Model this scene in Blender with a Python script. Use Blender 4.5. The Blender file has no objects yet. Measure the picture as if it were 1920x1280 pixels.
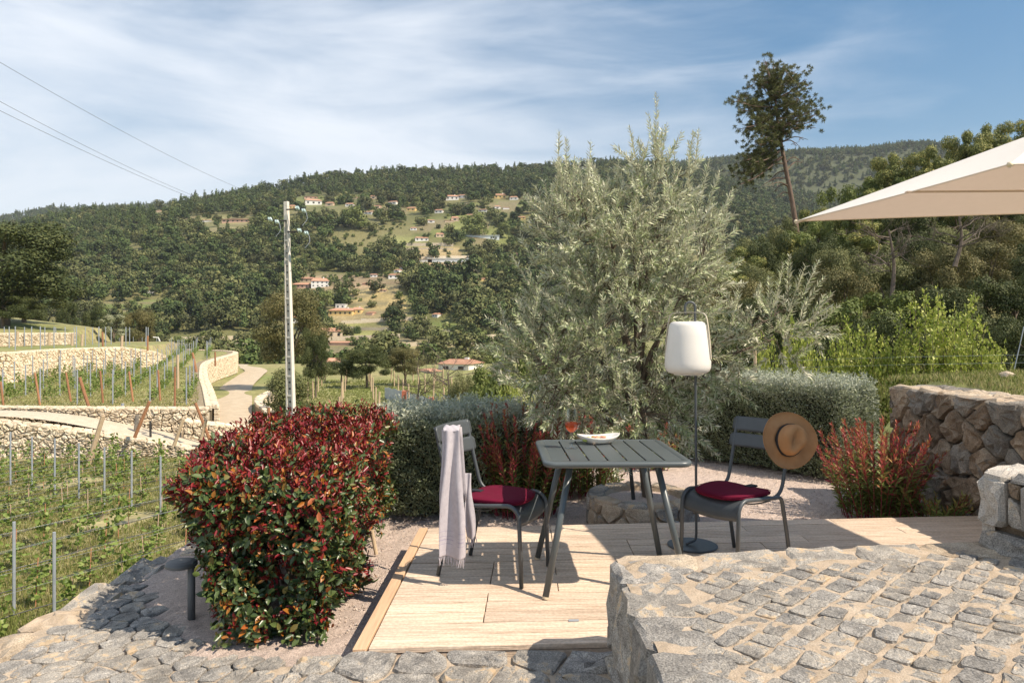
import bpy, bmesh, math, random
import numpy as np
from mathutils import Vector, Matrix
random.seed(7); RNG = np.random.default_rng(7)
SC = bpy.context.scene; COL = SC.collection
# ---------------------------------------------------------------- camera
F, CX, HZ, CZ = 1350.0, 960.0, 617.0, 1.44      # focal length and horizon of the photograph in its pixels, eye height over the deck
cd = bpy.data.cameras.new('camera'); cam = bpy.data.objects.new('camera', cd); COL.objects.link(cam)
cam.location = (0, 0, CZ); cam.rotation_euler = (math.radians(90), 0, 0)
cd.sensor_width = 36; cd.lens = 36*F/1920; cd.shift_y = -(640-HZ)/1920
cd.clip_start = .05; cd.clip_end = 9000
SC.camera = cam
# ---------------------------------------------------------------- sky, sun, exposure
SUNV = Vector((-.80, .40, -1.0)).normalized()     # direction the sunlight travels
ELEV = math.asin(-SUNV.z); ROT = math.atan2(-SUNV.x, -SUNV.y)
W = bpy.data.worlds.new("World"); SC.world = W; W.use_nodes = True
nt = W.node_tree; nt.nodes.clear()
def N(t, **k):
    n = nt.nodes.new(t)
    for a, b in k.items(): setattr(n, a, b)
    return n
sky = N('ShaderNodeTexSky', sky_type='NISHITA', sun_disc=False, sun_elevation=ELEV, sun_rotation=ROT, air_density=1.15, dust_density=.5, ozone_density=1.6, altitude=300)
tc = N('ShaderNodeTexCoord')
mp = N('ShaderNodeMapping'); mp.inputs['Scale'].default_value = (1.0, 1.0, 3.6); mp.inputs['Rotation'].default_value = (0, .13, 0)
nt.links.new(tc.outputs['Generated'], mp.inputs['Vector'])
n1 = N('ShaderNodeTexNoise'); n1.inputs['Scale'].default_value = 1.5; n1.inputs['Detail'].default_value = 8; n1.inputs['Roughness'].default_value = .58; n1.inputs['Distortion'].default_value = .6
nt.links.new(mp.outputs['Vector'], n1.inputs['Vector'])
mp2 = N('ShaderNodeMapping'); mp2.inputs['Scale'].default_value = (2.0, 2.0, 9.5); mp2.inputs['Rotation'].default_value = (0, .28, .1); mp2.inputs['Location'].default_value = (3.1, .4, 1.7)
nt.links.new(tc.outputs['Generated'], mp2.inputs['Vector'])
n2 = N('ShaderNodeTexNoise'); n2.inputs['Scale'].default_value = 1.6; n2.inputs['Detail'].default_value = 9; n2.inputs['Roughness'].default_value = .55; n2.inputs['Distortion'].default_value = .9
nt.links.new(mp2.outputs['Vector'], n2.inputs['Vector'])
sx = N('ShaderNodeSeparateXYZ'); nt.links.new(tc.outputs['Generated'], sx.inputs[0])
gx = N('ShaderNodeMapRange'); gx.inputs['From Min'].default_value = -.1; gx.inputs['From Max'].default_value = .62; gx.inputs['To Min'].default_value = .20; gx.inputs['To Max'].default_value = -.30
nt.links.new(sx.outputs['X'], gx.inputs['Value'])
gz = N('ShaderNodeMapRange'); gz.inputs['From Min'].default_value = .0; gz.inputs['From Max'].default_value = .4; gz.inputs['To Min'].default_value = .13; gz.inputs['To Max'].default_value = -.03
nt.links.new(sx.outputs['Z'], gz.inputs['Value'])
def MATH(op, a, b):
    n = N('ShaderNodeMath', operation=op)
    for i, v in enumerate((a, b)):
        if isinstance(v, (int, float)): n.inputs[i].default_value = v
        else: nt.links.new(v, n.inputs[i])
    return n.outputs[0]
m = MATH('MULTIPLY', n1.outputs['Fac'], .55); m = MATH('ADD', m, MATH('MULTIPLY', n2.outputs['Fac'], .45))
m = MATH('ADD', MATH('ADD', m, gx.outputs[0]), gz.outputs[0])
rp = N('ShaderNodeMapRange', interpolation_type='SMOOTHSTEP'); rp.inputs['From Min'].default_value = .35; rp.inputs['From Max'].default_value = .90; rp.inputs['To Max'].default_value = .86
nt.links.new(m, rp.inputs['Value'])
mx = N('ShaderNodeMix', data_type='RGBA'); mx.inputs['B'].default_value = (10.2, 10.5, 11.0, 1)
nt.links.new(rp.outputs[0], mx.inputs['Factor']); sat = N('ShaderNodeHueSaturation'); sat.inputs['Saturation'].default_value = 1.55; sat.inputs['Hue'].default_value = .492; nt.links.new(sky.outputs[0], sat.inputs['Color']); nt.links.new(sat.outputs[0], mx.inputs['A'])
bg = N('ShaderNodeBackground'); bg.inputs['Strength'].default_value = .080
nt.links.new(mx.outputs['Result'], bg.inputs['Color'])
wo = N('ShaderNodeOutputWorld'); nt.links.new(bg.outputs[0], wo.inputs['Surface'])
sl = bpy.data.lights.new('sun', 'SUN'); sl.energy = 5.0; sl.angle = math.radians(.53); sl.color = (1, .875, .71)
so = bpy.data.objects.new('sun', sl); COL.objects.link(so); so.rotation_euler = SUNV.to_track_quat('-Z', 'Y').to_euler(); so.location = (30, -15, 40)
SC.view_settings.view_transform = 'Standard'; SC.view_settings.look = 'None'; SC.view_settings.exposure = 0.55; SC.view_settings.gamma = 1; SC.view_settings.use_curve_mapping = False
SC.render.engine = 'CYCLES'
# ---------------------------------------------------------------- helpers
def at_z(px, py, z):
    d = F*(CZ-z)/(py-HZ); return Vector(((px-CX)*d/F, d, z))
def at_d(px, py, d): return Vector(((px-CX)*d/F, d, CZ-(py-HZ)*d/F))
def rgb(c): return (c[0], c[1], c[2], 1)
MATS = {}
def mat(name, cols, scale=4., rough=.8, bump=0., bscale=60., spec=.3, var=0., detail=5., attr=None, back=None, trans=0., stretch=None, metal=0., grit=None, coat=0., bdist=.01, patch=None):
    """procedural material: noise (or a per-face attribute) through a colour ramp, bump relief, variation per object"""
    m = bpy.data.materials.new(name); m.use_nodes = True; t = m.node_tree; t.nodes.clear(); L = t.links.new
    def n(k, **a):
        q = t.nodes.new(k)
        for x, y in a.items(): setattr(q, x, y)
        return q
    out = n('ShaderNodeOutputMaterial'); p = n('ShaderNodeBsdfPrincipled')
    p.inputs['Roughness'].default_value = rough; p.inputs['Specular IOR Level'].default_value = spec; p.inputs['Metallic'].default_value = metal
    p.inputs['Coat Weight'].default_value = coat; p.inputs['Coat Roughness'].default_value = .15
    co = n('ShaderNodeTexCoord'); src = co.outputs['Object']
    oi = n('ShaderNodeObjectInfo')
    off = n('ShaderNodeVectorMath', operation='MULTIPLY_ADD'); L(oi.outputs['Random'], off.inputs[0]); off.inputs[1].default_value = (37, 53, 71); L(src, off.inputs[2]); src = off.outputs[0]
    if stretch:
        mpn = n('ShaderNodeMapping'); mpn.inputs['Scale'].default_value = stretch; L(src, mpn.inputs['Vector']); src = mpn.outputs[0]
    nz = n('ShaderNodeTexNoise'); nz.inputs['Scale'].default_value = scale; nz.inputs['Detail'].default_value = detail; nz.inputs['Roughness'].default_value = .6
    L(src, nz.inputs['Vector'])
    cr = n('ShaderNodeValToRGB'); el = cr.color_ramp.elements
    while len(el) < len(cols): el.new(.5)
    lo, hi = (.0, 1.) if attr else (.32, .68)
    for i, c in enumerate(cols): el[i].position = lo+(hi-lo)*i/max(1, len(cols)-1); el[i].color = rgb(c)
    if attr:
        at = n('ShaderNodeAttribute', attribute_name=attr); L(at.outputs['Fac'], cr.inputs[0])
    else: L(nz.outputs['Fac'], cr.inputs[0])
    c = cr.outputs[0]
    if grit:
        v = n('ShaderNodeTexNoise'); v.inputs['Scale'].default_value = grit[0]; v.inputs['Detail'].default_value = 3; L(co.outputs['Object'], v.inputs['Vector'])
        r2 = n('ShaderNodeMapRange'); r2.inputs['From Min'].default_value = .35; r2.inputs['From Max'].default_value = .65; r2.inputs['To Min'].default_value = 1-grit[1]; r2.inputs['To Max'].default_value = 1+grit[1]
        L(v.outputs['Fac'], r2.inputs['Value']); mm = n('ShaderNodeVectorMath', operation='SCALE'); L(c, mm.inputs[0]); L(r2.outputs[0], mm.inputs['Scale']); c = mm.outputs[0]
    if patch:   # (colour, scale, threshold)
        v = n('ShaderNodeTexNoise'); v.inputs['Scale'].default_value = patch[1]; v.inputs['Detail'].default_value = 6; v.inputs['Roughness'].default_value = .7; L(src, v.inputs['Vector'])
        r2 = n('ShaderNodeMapRange'); r2.inputs['From Min'].default_value = patch[2]; r2.inputs['From Max'].default_value = patch[2]+.07; L(v.outputs['Fac'], r2.inputs['Value'])
        mm = n('ShaderNodeMix', data_type='RGBA'); mm.inputs['B'].default_value = rgb(patch[0]); L(c, mm.inputs['A']); L(r2.outputs[0], mm.inputs['Factor']); c = mm.outputs['Result']
    if var:
        r3 = n('ShaderNodeMapRange'); r3.inputs['To Min'].default_value = 1-var; r3.inputs['To Max'].default_value = 1+var; L(oi.outputs['Random'], r3.inputs['Value'])
        mm = n('ShaderNodeVectorMath', operation='SCALE'); L(c, mm.inputs[0]); L(r3.outputs[0], mm.inputs['Scale']); c = mm.outputs[0]
    if back:
        gm = n('ShaderNodeNewGeometry'); mm = n('ShaderNodeMix', data_type='RGBA'); mm.inputs['B'].default_value = rgb(back); L(c, mm.inputs['A']); L(gm.outputs['Backfacing'], mm.inputs['Factor']); c = mm.outputs['Result']
    L(c, p.inputs['Base Color'])
    if bump:
        b = n('ShaderNodeTexNoise'); b.inputs['Scale'].default_value = bscale; b.inputs['Detail'].default_value = 6; b.inputs['Roughness'].default_value = .65
        L(src if stretch else co.outputs['Object'], b.inputs['Vector'])
        bn = n('ShaderNodeBump'); bn.inputs['Strength'].default_value = bump; bn.inputs['Distance'].default_value = bdist; L(b.outputs['Fac'], bn.inputs['Height']); L(bn.outputs[0], p.inputs['Normal'])
    sh = p.outputs[0]
    if trans:
        tr = n('ShaderNodeBsdfTranslucent'); L(c, tr.inputs['Color']); ms = n('ShaderNodeMixShader'); ms.inputs[0].default_value = trans; L(sh, ms.inputs[1]); L(tr.outputs[0], ms.inputs[2]); sh = ms.outputs[0]
    L(sh, out.inputs['Surface']); MATS[name] = m
    return m
def glassmat(name, col, rough=0., ior=1.45):
    m = bpy.data.materials.new(name); m.use_nodes = True; p = m.node_tree.nodes['Principled BSDF']
    p.inputs['Base Color'].default_value = rgb(col); p.inputs['Transmission Weight'].default_value = 1; p.inputs['Roughness'].default_value = rough; p.inputs['IOR'].default_value = ior
    return m
def mesh_np(name, V, Fc, mats, rnd=None, smooth=False, mi=None):
    """V (n,3); Fc list of index tuples or (m,k) int array"""
    me = bpy.data.meshes.new(name); V = np.asarray(V, dtype=np.float32)
    if isinstance(Fc, np.ndarray):
        k = Fc.shape[1]; nf = len(Fc); me.vertices.add(len(V)); me.vertices.foreach_set('co', V.ravel())
        me.loops.add(nf*k); me.loops.foreach_set('vertex_index', Fc.astype(np.int32).ravel())
        me.polygons.add(nf); me.polygons.foreach_set('loop_start', np.arange(0, nf*k, k, dtype=np.int32)); me.polygons.foreach_set('loop_total', np.full(nf, k, dtype=np.int32))
        me.update(calc_edges=True)
    else:
        me.from_pydata([tuple(map(float, v)) for v in V], [], [tuple(map(int, f)) for f in Fc]); me.update()
    if rnd is not None:
        a = me.attributes.new('rnd', 'FLOAT', 'FACE'); a.data.foreach_set('value', np.asarray(rnd, dtype=np.float32))
    if smooth: me.polygons.foreach_set('use_smooth', np.ones(len(me.polygons), dtype=bool))
    for m_ in (mats if isinstance(mats, (list, tuple)) else [mats]): me.materials.append(m_)
    if mi is not None: me.polygons.foreach_set('material_index', np.asarray(mi, dtype=np.int32))
    return me
def thing(name, label, cat, loc=(0, 0, 0), rz=0., group=None):
    o = bpy.data.objects.new(name, None); o.empty_display_size = .1; COL.objects.link(o); o.location = loc; o.rotation_euler = (0, 0, rz)
    o['label'] = label; o['category'] = cat
    if group: o['group'] = group
    return o
def tag(o, label, cat, group=None):
    o['label'] = label; o['category'] = cat
    if group: o['group'] = group
    return o
def link(name, me, parent=None, kind=None, label=None, world=False, loc=None, bevel=0., seg=1):
    o = bpy.data.objects.new(name, me); COL.objects.link(o)
    if parent is not None:
        o.parent = parent
        if world:
            pm = parent.matrix_basis if parent.parent is None else parent.parent.matrix_basis @ parent.matrix_basis
            o.matrix_basis = pm.inverted()
    if loc is not None: o.location = loc
    if kind: o['kind'] = kind
    if label: o['label'] = label
    if bevel:
        b = o.modifiers.new('bevel', 'BEVEL'); b.width = bevel; b.segments = seg; b.limit_method = 'ANGLE'
    return o
def copy_tree(o, loc=None, rz=None, scale=None, label=None, parent=None, group=None):
    c = o.copy(); COL.objects.link(c)
    if parent is not None: c.parent = parent
    if loc is not None: c.location = loc
    if rz is not None: c.rotation_euler = (c.rotation_euler[0], c.rotation_euler[1], rz)
    if scale is not None: c.scale = scale if hasattr(scale, '__len__') else (scale,)*3
    if label: c['label'] = label
    if group: c['group'] = group
    for ch in o.children: copy_tree(ch, parent=c)
    return c
class MB:
    def __init__(s): s.V = []; s.F = []; s.mi = []; s.cur = 0
    def add(s, V, Fc):
        b = len(s.V); s.V.extend([tuple(v) for v in V]); s.F.extend([tuple(i+b for i in f) for f in Fc]); s.mi.extend([s.cur]*len(Fc)); return s
    def box(s, c, d, rz=0., M=None):
        V = []
        for z in (-1, 1):
            for x, y in ((-1, -1), (1, -1), (1, 1), (-1, 1)): V.append(Vector((x*d[0]/2, y*d[1]/2, z*d[2]/2)))
        R = M if M is not None else Matrix.Rotation(rz, 3, 'Z')
        V = [R @ v + Vector(c) for v in V]
        return s.add(V, [(3, 2, 1, 0), (4, 5, 6, 7), (0, 1, 5, 4), (1, 2, 6, 5), (2, 3, 7, 6), (3, 0, 4, 7)])
    def hexa(s, bot, top):
        return s.add(list(bot)+list(top), [(3, 2, 1, 0), (4, 5, 6, 7), (0, 1, 5, 4), (1, 2, 6, 5), (2, 3, 7, 6), (3, 0, 4, 7)])
    def tube(s, pts, r, n=8, cap=True):
        pts = [Vector(p) for p in pts]; m = len(pts); R = r if hasattr(r, '__len__') else [r]*m
        V = []; up = None
        for i, p in enumerate(pts):
            d = (pts[min(i+1, m-1)]-pts[max(i-1, 0)]).normalized()
            if up is None: up = d.orthogonal().normalized()
            up = (up-d*up.dot(d)).normalized(); w = d.cross(up)
            for k in range(n):
                a = 2*math.pi*k/n; V.append(p+(up*math.cos(a)+w*math.sin(a))*R[i])
        Fc = [(i*n+k, i*n+(k+1) % n, (i+1)*n+(k+1) % n, (i+1)*n+k) for i in range(m-1) for k in range(n)]
        if cap: Fc += [tuple(range(n-1, -1, -1)), tuple((m-1)*n+k for k in range(n))]
        return s.add(V, Fc)
    def lathe(s, prof, c=(0, 0, 0), n=24, f=None):
        V = []; m = len(prof); c = Vector(c)
        for r, z in prof:
            for k in range(n):
                a = 2*math.pi*k/n; v = Vector((r*math.cos(a), r*math.sin(a), z)); V.append((f(v) if f else v)+c)
        return s.add(V, [(i*n+k, i*n+(k+1) % n, (i+1)*n+(k+1) % n, (i+1)*n+k) for i in range(m-1) for k in range(n)])
    def grid(s, P):
        a = len(P); b = len(P[0])
        return s.add([p for r in P for p in r], [(i*b+j, i*b+j+1, (i+1)*b+j+1, (i+1)*b+j) for i in range(a-1) for j in range(b-1)])
    def prism(s, poly, z0, z1):
        n = len(poly); return s.add([(x, y, z0) for x, y in poly]+[(x, y, z1) for x, y in poly], [tuple(range(n-1, -1, -1)), tuple(range(n, 2*n))]+[(i, (i+1) % n, n+(i+1) % n, n+i) for i in range(n)])
    def build(s, name, m, parent=None, smooth=False, **k):
        me = mesh_np(name, s.V, s.F, m, smooth=smooth, mi=s.mi if isinstance(m, (list, tuple)) else None)
        o = link(name, me, parent, **k)
        return o
def arc(c, r, a0, a1, n, ax='xz'):
    o = []
    for i in range(n+1):
        a = math.radians(a0+(a1-a0)*i/n); u, v = r*math.cos(a), r*math.sin(a)
        o.append(Vector((c[0]+u, c[1], c[2]+v)) if ax == 'xz' else Vector((c[0]+u, c[1]+v, c[2])))
    return o
def smooth_path(pts, n=6):
    pts = [Vector(p) for p in pts]; P = [pts[0]]+pts+[pts[-1]]; o = []
    for i in range(1, len(P)-2):
        for k in range(n):
            t = k/n; a, b, c, d = P[i-1], P[i], P[i+1], P[i+2]
            o.append(.5*((2*b)+(c-a)*t+(2*a-5*b+4*c-d)*t*t+(3*b-a-3*c+d)*t**3))
    o.append(pts[-1]); return o
def unit(a): return a/np.maximum(1e-9, np.linalg.norm(a, axis=-1, keepdims=True))
def rdir(n, R=RNG): return unit(R.normal(size=(n, 3)))
def leaf_arrays(P, D, Nn, L, Wd, kind='dia', fold=.25):
    """leaves as small folded blades: P base, D direction, Nn normal, L length, Wd width"""
    n = len(P); D = unit(D); S = unit(np.cross(D, Nn)); Nn = np.cross(S, D)
    L = np.broadcast_to(np.asarray(L, float), (n,))[:, None]; Wd = np.broadcast_to(np.asarray(Wd, float), (n,))[:, None]
    if kind == 'dia':
        V = np.stack([P, P+D*L*.45+S*Wd*.5+Nn*Wd*fold*.4, P+D*L-Nn*L*.06, P+D*L*.45-S*Wd*.5+Nn*Wd*fold*.4], 1).reshape(-1, 3)
        Fc = np.arange(4*n).reshape(n, 4); return V, Fc, 1
    V = np.stack([P, P+D*L*.3+S*Wd*.46+Nn*Wd*fold, P+D*L*.68+S*Wd*.42+Nn*Wd*fold*.6, P+D*L-Nn*L*.1, P+D*L*.68-S*Wd*.42+Nn*Wd*fold*.6, P+D*L*.3-S*Wd*.46+Nn*Wd*fold], 1).reshape(-1, 3)
    b = 6*np.arange(n)[:, None]; Fc = np.concatenate([b+np.array([[0, 1, 2, 3]]), b+np.array([[0, 3, 4, 5]])], 1).reshape(-1, 4)
    return V, Fc, 2
def leaf_mesh(name, P, D, Nn, L, Wd, m, kind='dia', fold=.25, rnd=None):
    V, Fc, k = leaf_arrays(P, D, Nn, L, Wd, kind, fold)
    r = RNG.random(len(P)) if rnd is None else rnd
    return mesh_np(name, V, Fc, m, rnd=np.repeat(r, k))
# ---------------------------------------------------------------- stones
def clip(poly, n, d):
    o = []
    for i in range(len(poly)):
        a, b = poly[i], poly[(i+1) % len(poly)]; da = a[0]*n[0]+a[1]*n[1]-d; db = b[0]*n[0]+b[1]*n[1]-d
        if da <= 0: o.append(a)
        if da*db < 0:
            t = da/(da-db); o.append((a[0]+(b[0]-a[0])*t, a[1]+(b[1]-a[1])*t))
    return o
def cells(w, h, su, sv, jit=.38, R=random, brick=.5, power=0.):
    """rubble cells of a w x h rectangle: polygons round jittered seeds"""
    nr = max(1, round(h/sv)); S = []
    for j in range(nr):
        nc = max(1, round(w/su)); o = (brick if j % 2 else 0)
        for i in range(-1, nc+1):
            u = (i+.5+o+R.uniform(-jit, jit))*w/nc; v = (j+.5+R.uniform(-jit, jit))*h/nr
            if -.5*su < u < w+.5*su: S.append((u, v))
    out = []; A = np.array(S)
    for k, (u, v) in enumerate(S):
        poly = [(0, 0), (w, 0), (w, h), (0, h)]; dd = (A[:, 0]-u)**2+(A[:, 1]-v)**2
        for q in np.argsort(dd)[1:16]:
            a, b = A[q]-(u, v); l = math.hypot(a, b); wq = .5
            poly = clip(poly, (a/l, b/l), (a/l)*u+(b/l)*v+l*wq)
            if len(poly) < 3: break
        if len(poly) >= 3:
            ar = .5*abs(sum(poly[i][0]*poly[(i+1) % len(poly)][1]-poly[(i+1) % len(poly)][0]*poly[i][1] for i in range(len(poly))))
            if ar > .06*su*sv: out.append(poly)
    return out
def resample(poly, n):
    L = [0]
    m = len(poly)
    for i in range(m): L.append(L[-1]+math.hypot(poly[(i+1) % m][0]-poly[i][0], poly[(i+1) % m][1]-poly[i][1]))
    o = []; j = 0
    for k in range(n):
        s = L[-1]*k/n
        while L[j+1] < s: j += 1
        t = (s-L[j])/max(1e-9, L[j+1]-L[j]); a, b = poly[j], poly[(j+1) % m]; o.append((a[0]+(b[0]-a[0])*t, a[1]+(b[1]-a[1])*t))
    return o
def stone_verts(poly, gap, depth, bulge, n=10, rough=.3, R=random):
    """(u, v, height) vertices and faces of one angular, rough dressed stone"""
    m = len(poly); cu = sum(p[0] for p in poly)/m; cv = sum(p[1] for p in poly)/m
    rad = sum(math.hypot(a-cu, b-cv) for a, b in poly)/m; q = []
    for i in range(m):
        p0, p1, p2 = poly[i-1], poly[i], poly[(i+1) % m]
        for o_, s in ((p0, -1), (p2, 1)):
            l = math.hypot(o_[0]-p1[0], o_[1]-p1[1])+1e-9; c = min(.22*l, .16*rad+.2*gap)*R.uniform(.6, 1.4); q.append((p1[0]+(o_[0]-p1[0])*c/l, p1[1]+(o_[1]-p1[1])*c/l))
        l = math.hypot(p2[0]-p1[0], p2[1]-p1[1])
        if l > .9*rad: q.append(((p1[0]+p2[0])/2+R.uniform(-.05, .05)*rad*rough, (p1[1]+p2[1])/2+R.uniform(-.05, .05)*rad*rough))
    r = []
    for a, b in q:
        l = math.hypot(a-cu, b-cv)+1e-9; k = max(.3, (l-gap)/l)*(1+R.uniform(-.05, .05)*rough); r.append((cu+(a-cu)*k, cv+(b-cv)*k))
    q = r; n = len(q); nz = lambda s: R.uniform(-s, s)*rough
    tu, tv = R.uniform(-.35, .35)*bulge/rad, R.uniform(-.35, .35)*bulge/rad
    V = [(a, b, -depth) for a, b in q]
    V += [(cu+(a-cu)*.985, cv+(b-cv)*.985, bulge*(.30+nz(.4))) for a, b in q]
    for k in (.86, .48): V += [(cu+(a-cu)*(k+nz(.06)), cv+(b-cv)*(k+nz(.06)), bulge*(.95+nz(.75))+((a-cu)*tu+(b-cv)*tv)*k) for a, b in q]
    V.append((cu, cv, bulge*(1+nz(.7)))); Fc = []
    for w in range(3):
        for i in range(n): j = (i+1) % n; Fc.append((w*n+i, w*n+j, (w+1)*n+j, (w+1)*n+i))
    Fc += [(3*n+i, 3*n+(i+1) % n, 4*n) for i in range(n)]
    return V, Fc
def masonry(parent, mapf, polys, mats, gap=.008, depth=.05, bulge=.02, n=10, rough=.3, limit=300, name='stone', key=None, world=True, keep=None):
    """one object for each stone (the rest past the limit joined)"""
    polys = [p for p in polys if keep is None or keep(sum(a for a, b in p)/len(p), sum(b for a, b in p)/len(p))]
    if key: polys.sort(key=lambda p: key(sum(a for a, b in p)/len(p), sum(b for a, b in p)/len(p)))
    rest = MB()
    for i, p in enumerate(polys):
        V, Fc = stone_verts(p, gap, depth, bulge, n, rough); Wv = [mapf(*v) for v in V]
        if i < limit:
            c = sum((Vector(v) for v in Wv), Vector())/len(Wv)
            me = mesh_np(name, [Vector(v)-c for v in Wv], Fc, random.choice(mats), smooth=False)
            o = bpy.data.objects.new(name, me); COL.objects.link(o); o.parent = parent
            o.location = parent.matrix_basis.inverted() @ c if parent.rotation_euler.z == 0 else parent.matrix_basis.inverted() @ c
            o.rotation_euler = (0, 0, -parent.rotation_euler.z)
        else:
            rest.cur = random.randrange(len(mats)); rest.add(Wv, Fc)
    if rest.V: rest.build(name, list(mats), parent, kind='stuff', world=True)
# ---------------------------------------------------------------- materials
m_ground = mat('terrain_soil', [(.06, .075, .025), (.12, .12, .05)], scale=.5)   # colour comes from the attribute below
t = m_ground.node_tree; _p = [q for q in t.nodes if q.type == 'BSDF_PRINCIPLED'][0]
_a = t.nodes.new('ShaderNodeAttribute'); _a.attribute_name = 'tint'; _n = t.nodes.new('ShaderNodeTexNoise'); _n.inputs['Scale'].default_value = 1.3; _n.inputs['Detail'].default_value = 9; _n.inputs['Roughness'].default_value = .7
_c = t.nodes.new('ShaderNodeTexCoord'); t.links.new(_c.outputs['Object'], _n.inputs['Vector'])
_r = t.nodes.new('ShaderNodeMapRange'); _r.inputs['From Min'].default_value = .35; _r.inputs['From Max'].default_value = .65; _r.inputs['To Min'].default_value = .6; _r.inputs['To Max'].default_value = 1.4
t.links.new(_n.outputs['Fac'], _r.inputs['Value']); _m = t.nodes.new('ShaderNodeVectorMath'); _m.operation = 'SCALE'; t.links.new(_a.outputs['Color'], _m.inputs[0]); t.links.new(_r.outputs[0], _m.inputs['Scale']); t.links.new(_m.outputs[0], _p.inputs['Base Color'])
m_granite = mat('grey_granite', [(.20, .182, .16), (.31, .285, .25), (.41, .375, .325)], scale=9, bump=.9, bscale=70, grit=(190, .38), var=.16, bdist=.012, patch=((.50, .38, .25), 9, .55))
m_granite2 = mat('blue_grey_granite', [(.17, .16, .148), (.27, .252, .228), (.37, .345, .31)], scale=11, bump=.9, bscale=60, grit=(170, .42), var=.15, bdist=.012, patch=((.48, .37, .25), 10, .62))
m_granw = mat('warm_granite', [(.30, .23, .16), (.42, .34, .25), (.50, .42, .32)], scale=6, bump=.9, bscale=60, grit=(160, .3), var=.18, bdist=.012, patch=((.26, .25, .24), 7, .57))
m_wbrown = mat('brown_wall_stone', [(.15, .11, .075), (.25, .19, .135), (.34, .28, .21)], scale=6, bump=.9, bscale=45, grit=(120, .3), var=.2, bdist=.014, patch=((.15, .145, .14), 5, .6))
m_wgrey = mat('grey_wall_stone', [(.15, .135, .118), (.23, .21, .18), (.32, .285, .245)], scale=6, bump=.9, bscale=45, grit=(130, .35), var=.2, bdist=.014, patch=((.27, .19, .12), 6, .58))
m_paleblock = mat('pale_dressed_granite', [(.36, .33, .29), (.5, .46, .41)], scale=7, bump=.9, bscale=60, grit=(180, .3), var=.08, bdist=.01)
m_mortar = mat('sandy_mortar', [(.34, .265, .185), (.43, .34, .25), (.50, .41, .31)], scale=12, bump=.8, bscale=110, grit=(260, .18), bdist=.008, patch=((.24, .2, .16), 6, .66))
m_mortard = mat('earth_mortar', [(.08, .06, .042), (.17, .13, .09)], scale=10, bump=.8, bscale=60, grit=(200, .25))
m_gravel = mat('pink_gravel', [(.44, .345, .295), (.62, .51, .44)], scale=60, bump=1., bscale=170, grit=(240, .4), bdist=.012, patch=((.26, .19, .15), 3, .68))
m_pebble = mat('gravel_stones', [(.36, .28, .23), (.55, .45, .37), (.68, .59, .5), (.4, .37, .35)], attr='rnd')
m_plank = mat('pine_deck_boards', [(.44, .325, .235), (.58, .455, .345), (.68, .56, .44)], scale=3.2, stretch=(1.2, 18, 18), bump=.35, bscale=9, rough=.72, var=.13, grit=(60, .12), patch=((.30, .19, .12), 2.2, .70))
m_rim = mat('pine_edge_board', [(.52, .34, .21), (.62, .43, .27)], scale=3, stretch=(18, 1.2, 18), rough=.7, bump=.3, bscale=9)
m_metal = mat('anthracite_painted_aluminium', [(.060, .068, .073), (.068, .076, .082)], scale=20, rough=.42, spec=.5, bump=.05, bscale=400)
m_metal2 = mat('table_anthracite_paint', [(.075, .088, .092), (.09, .104, .108)], scale=3, rough=.36, spec=.5, bump=.04, bscale=400)
m_foot = mat('cream_foot_cap', [(.62, .52, .36), (.7, .6, .44)], rough=.5)
m_cush = mat('burgundy_cushion_fabric', [(.105, .005, .020), (.13, .006, .026)], scale=30, rough=.9, bump=.5, bscale=900, bdist=.001, spec=.15)
m_strap = mat('black_strap', [(.012, .014, .018), (.03, .03, .035)], rough=.7)
m_hat = mat('camel_felt', [(.32, .165, .075), (.39, .21, .10)], scale=14, rough=.95, bump=.35, bscale=300, bdist=.002, spec=.1)
m_band = mat('black_hat_ribbon', [(.012, .011, .012), (.022, .02, .02)], rough=.6)
m_towel = mat('pale_grey_cotton', [(.50, .46, .49), (.58, .54, .57)], scale=40, rough=.95, bump=.6, bscale=500, bdist=.002, trans=.18, spec=.1)
m_shade = mat('white_polyethylene', [(.80, .77, .72), (.84, .81, .77)], rough=.45, trans=.22)
m_handle = mat('beige_lantern_handle', [(.50, .44, .35), (.56, .5, .4)], rough=.5)
m_canvas = mat('cream_parasol_canvas', [(.70, .57, .475), (.72, .59, .495)], scale=20, rough=.9, bump=.15, bscale=600, bdist=.001, trans=.28, spec=.1, back=(.84, .81, .77))  # tan underside paints in sunlight filtering through the cloth; outer face near white
m_seam = mat('parasol_hem', [(.70, .60, .50), (.74, .64, .54)], rough=.9)
def thin(name, col, fac, diff=None):
    m = bpy.data.materials.new(name); m.use_nodes = True; t = m.node_tree; t.nodes.clear(); o = t.nodes.new('ShaderNodeOutputMaterial'); a = t.nodes.new('ShaderNodeBsdfTransparent'); a.inputs['Color'].default_value = rgb(col); g = t.nodes.new('ShaderNodeBsdfGlossy'); g.inputs['Roughness'].default_value = .03
    w = t.nodes.new('ShaderNodeLayerWeight'); w.inputs['Blend'].default_value = fac; x = t.nodes.new('ShaderNodeMixShader'); t.links.new(w.outputs['Facing' if diff is None else 'Fresnel'], x.inputs[0]); t.links.new(g.outputs[0], x.inputs[2]); base = a.outputs[0]
    if diff is not None:
        d = t.nodes.new('ShaderNodeBsdfTranslucent'); d.inputs['Color'].default_value = rgb(diff); y = t.nodes.new('ShaderNodeMixShader'); y.inputs[0].default_value = .55; t.links.new(base, y.inputs[1]); t.links.new(d.outputs[0], y.inputs[2]); base = y.outputs[0]
    t.links.new(base, x.inputs[1]); t.links.new(x.outputs[0], o.inputs['Surface']); return m
m_glass = thin('clear_glass', (.95, .965, .965), .22); m_wine = thin('rose_wine', (.97, .45, .25), .25, (.95, .33, .13))
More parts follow.
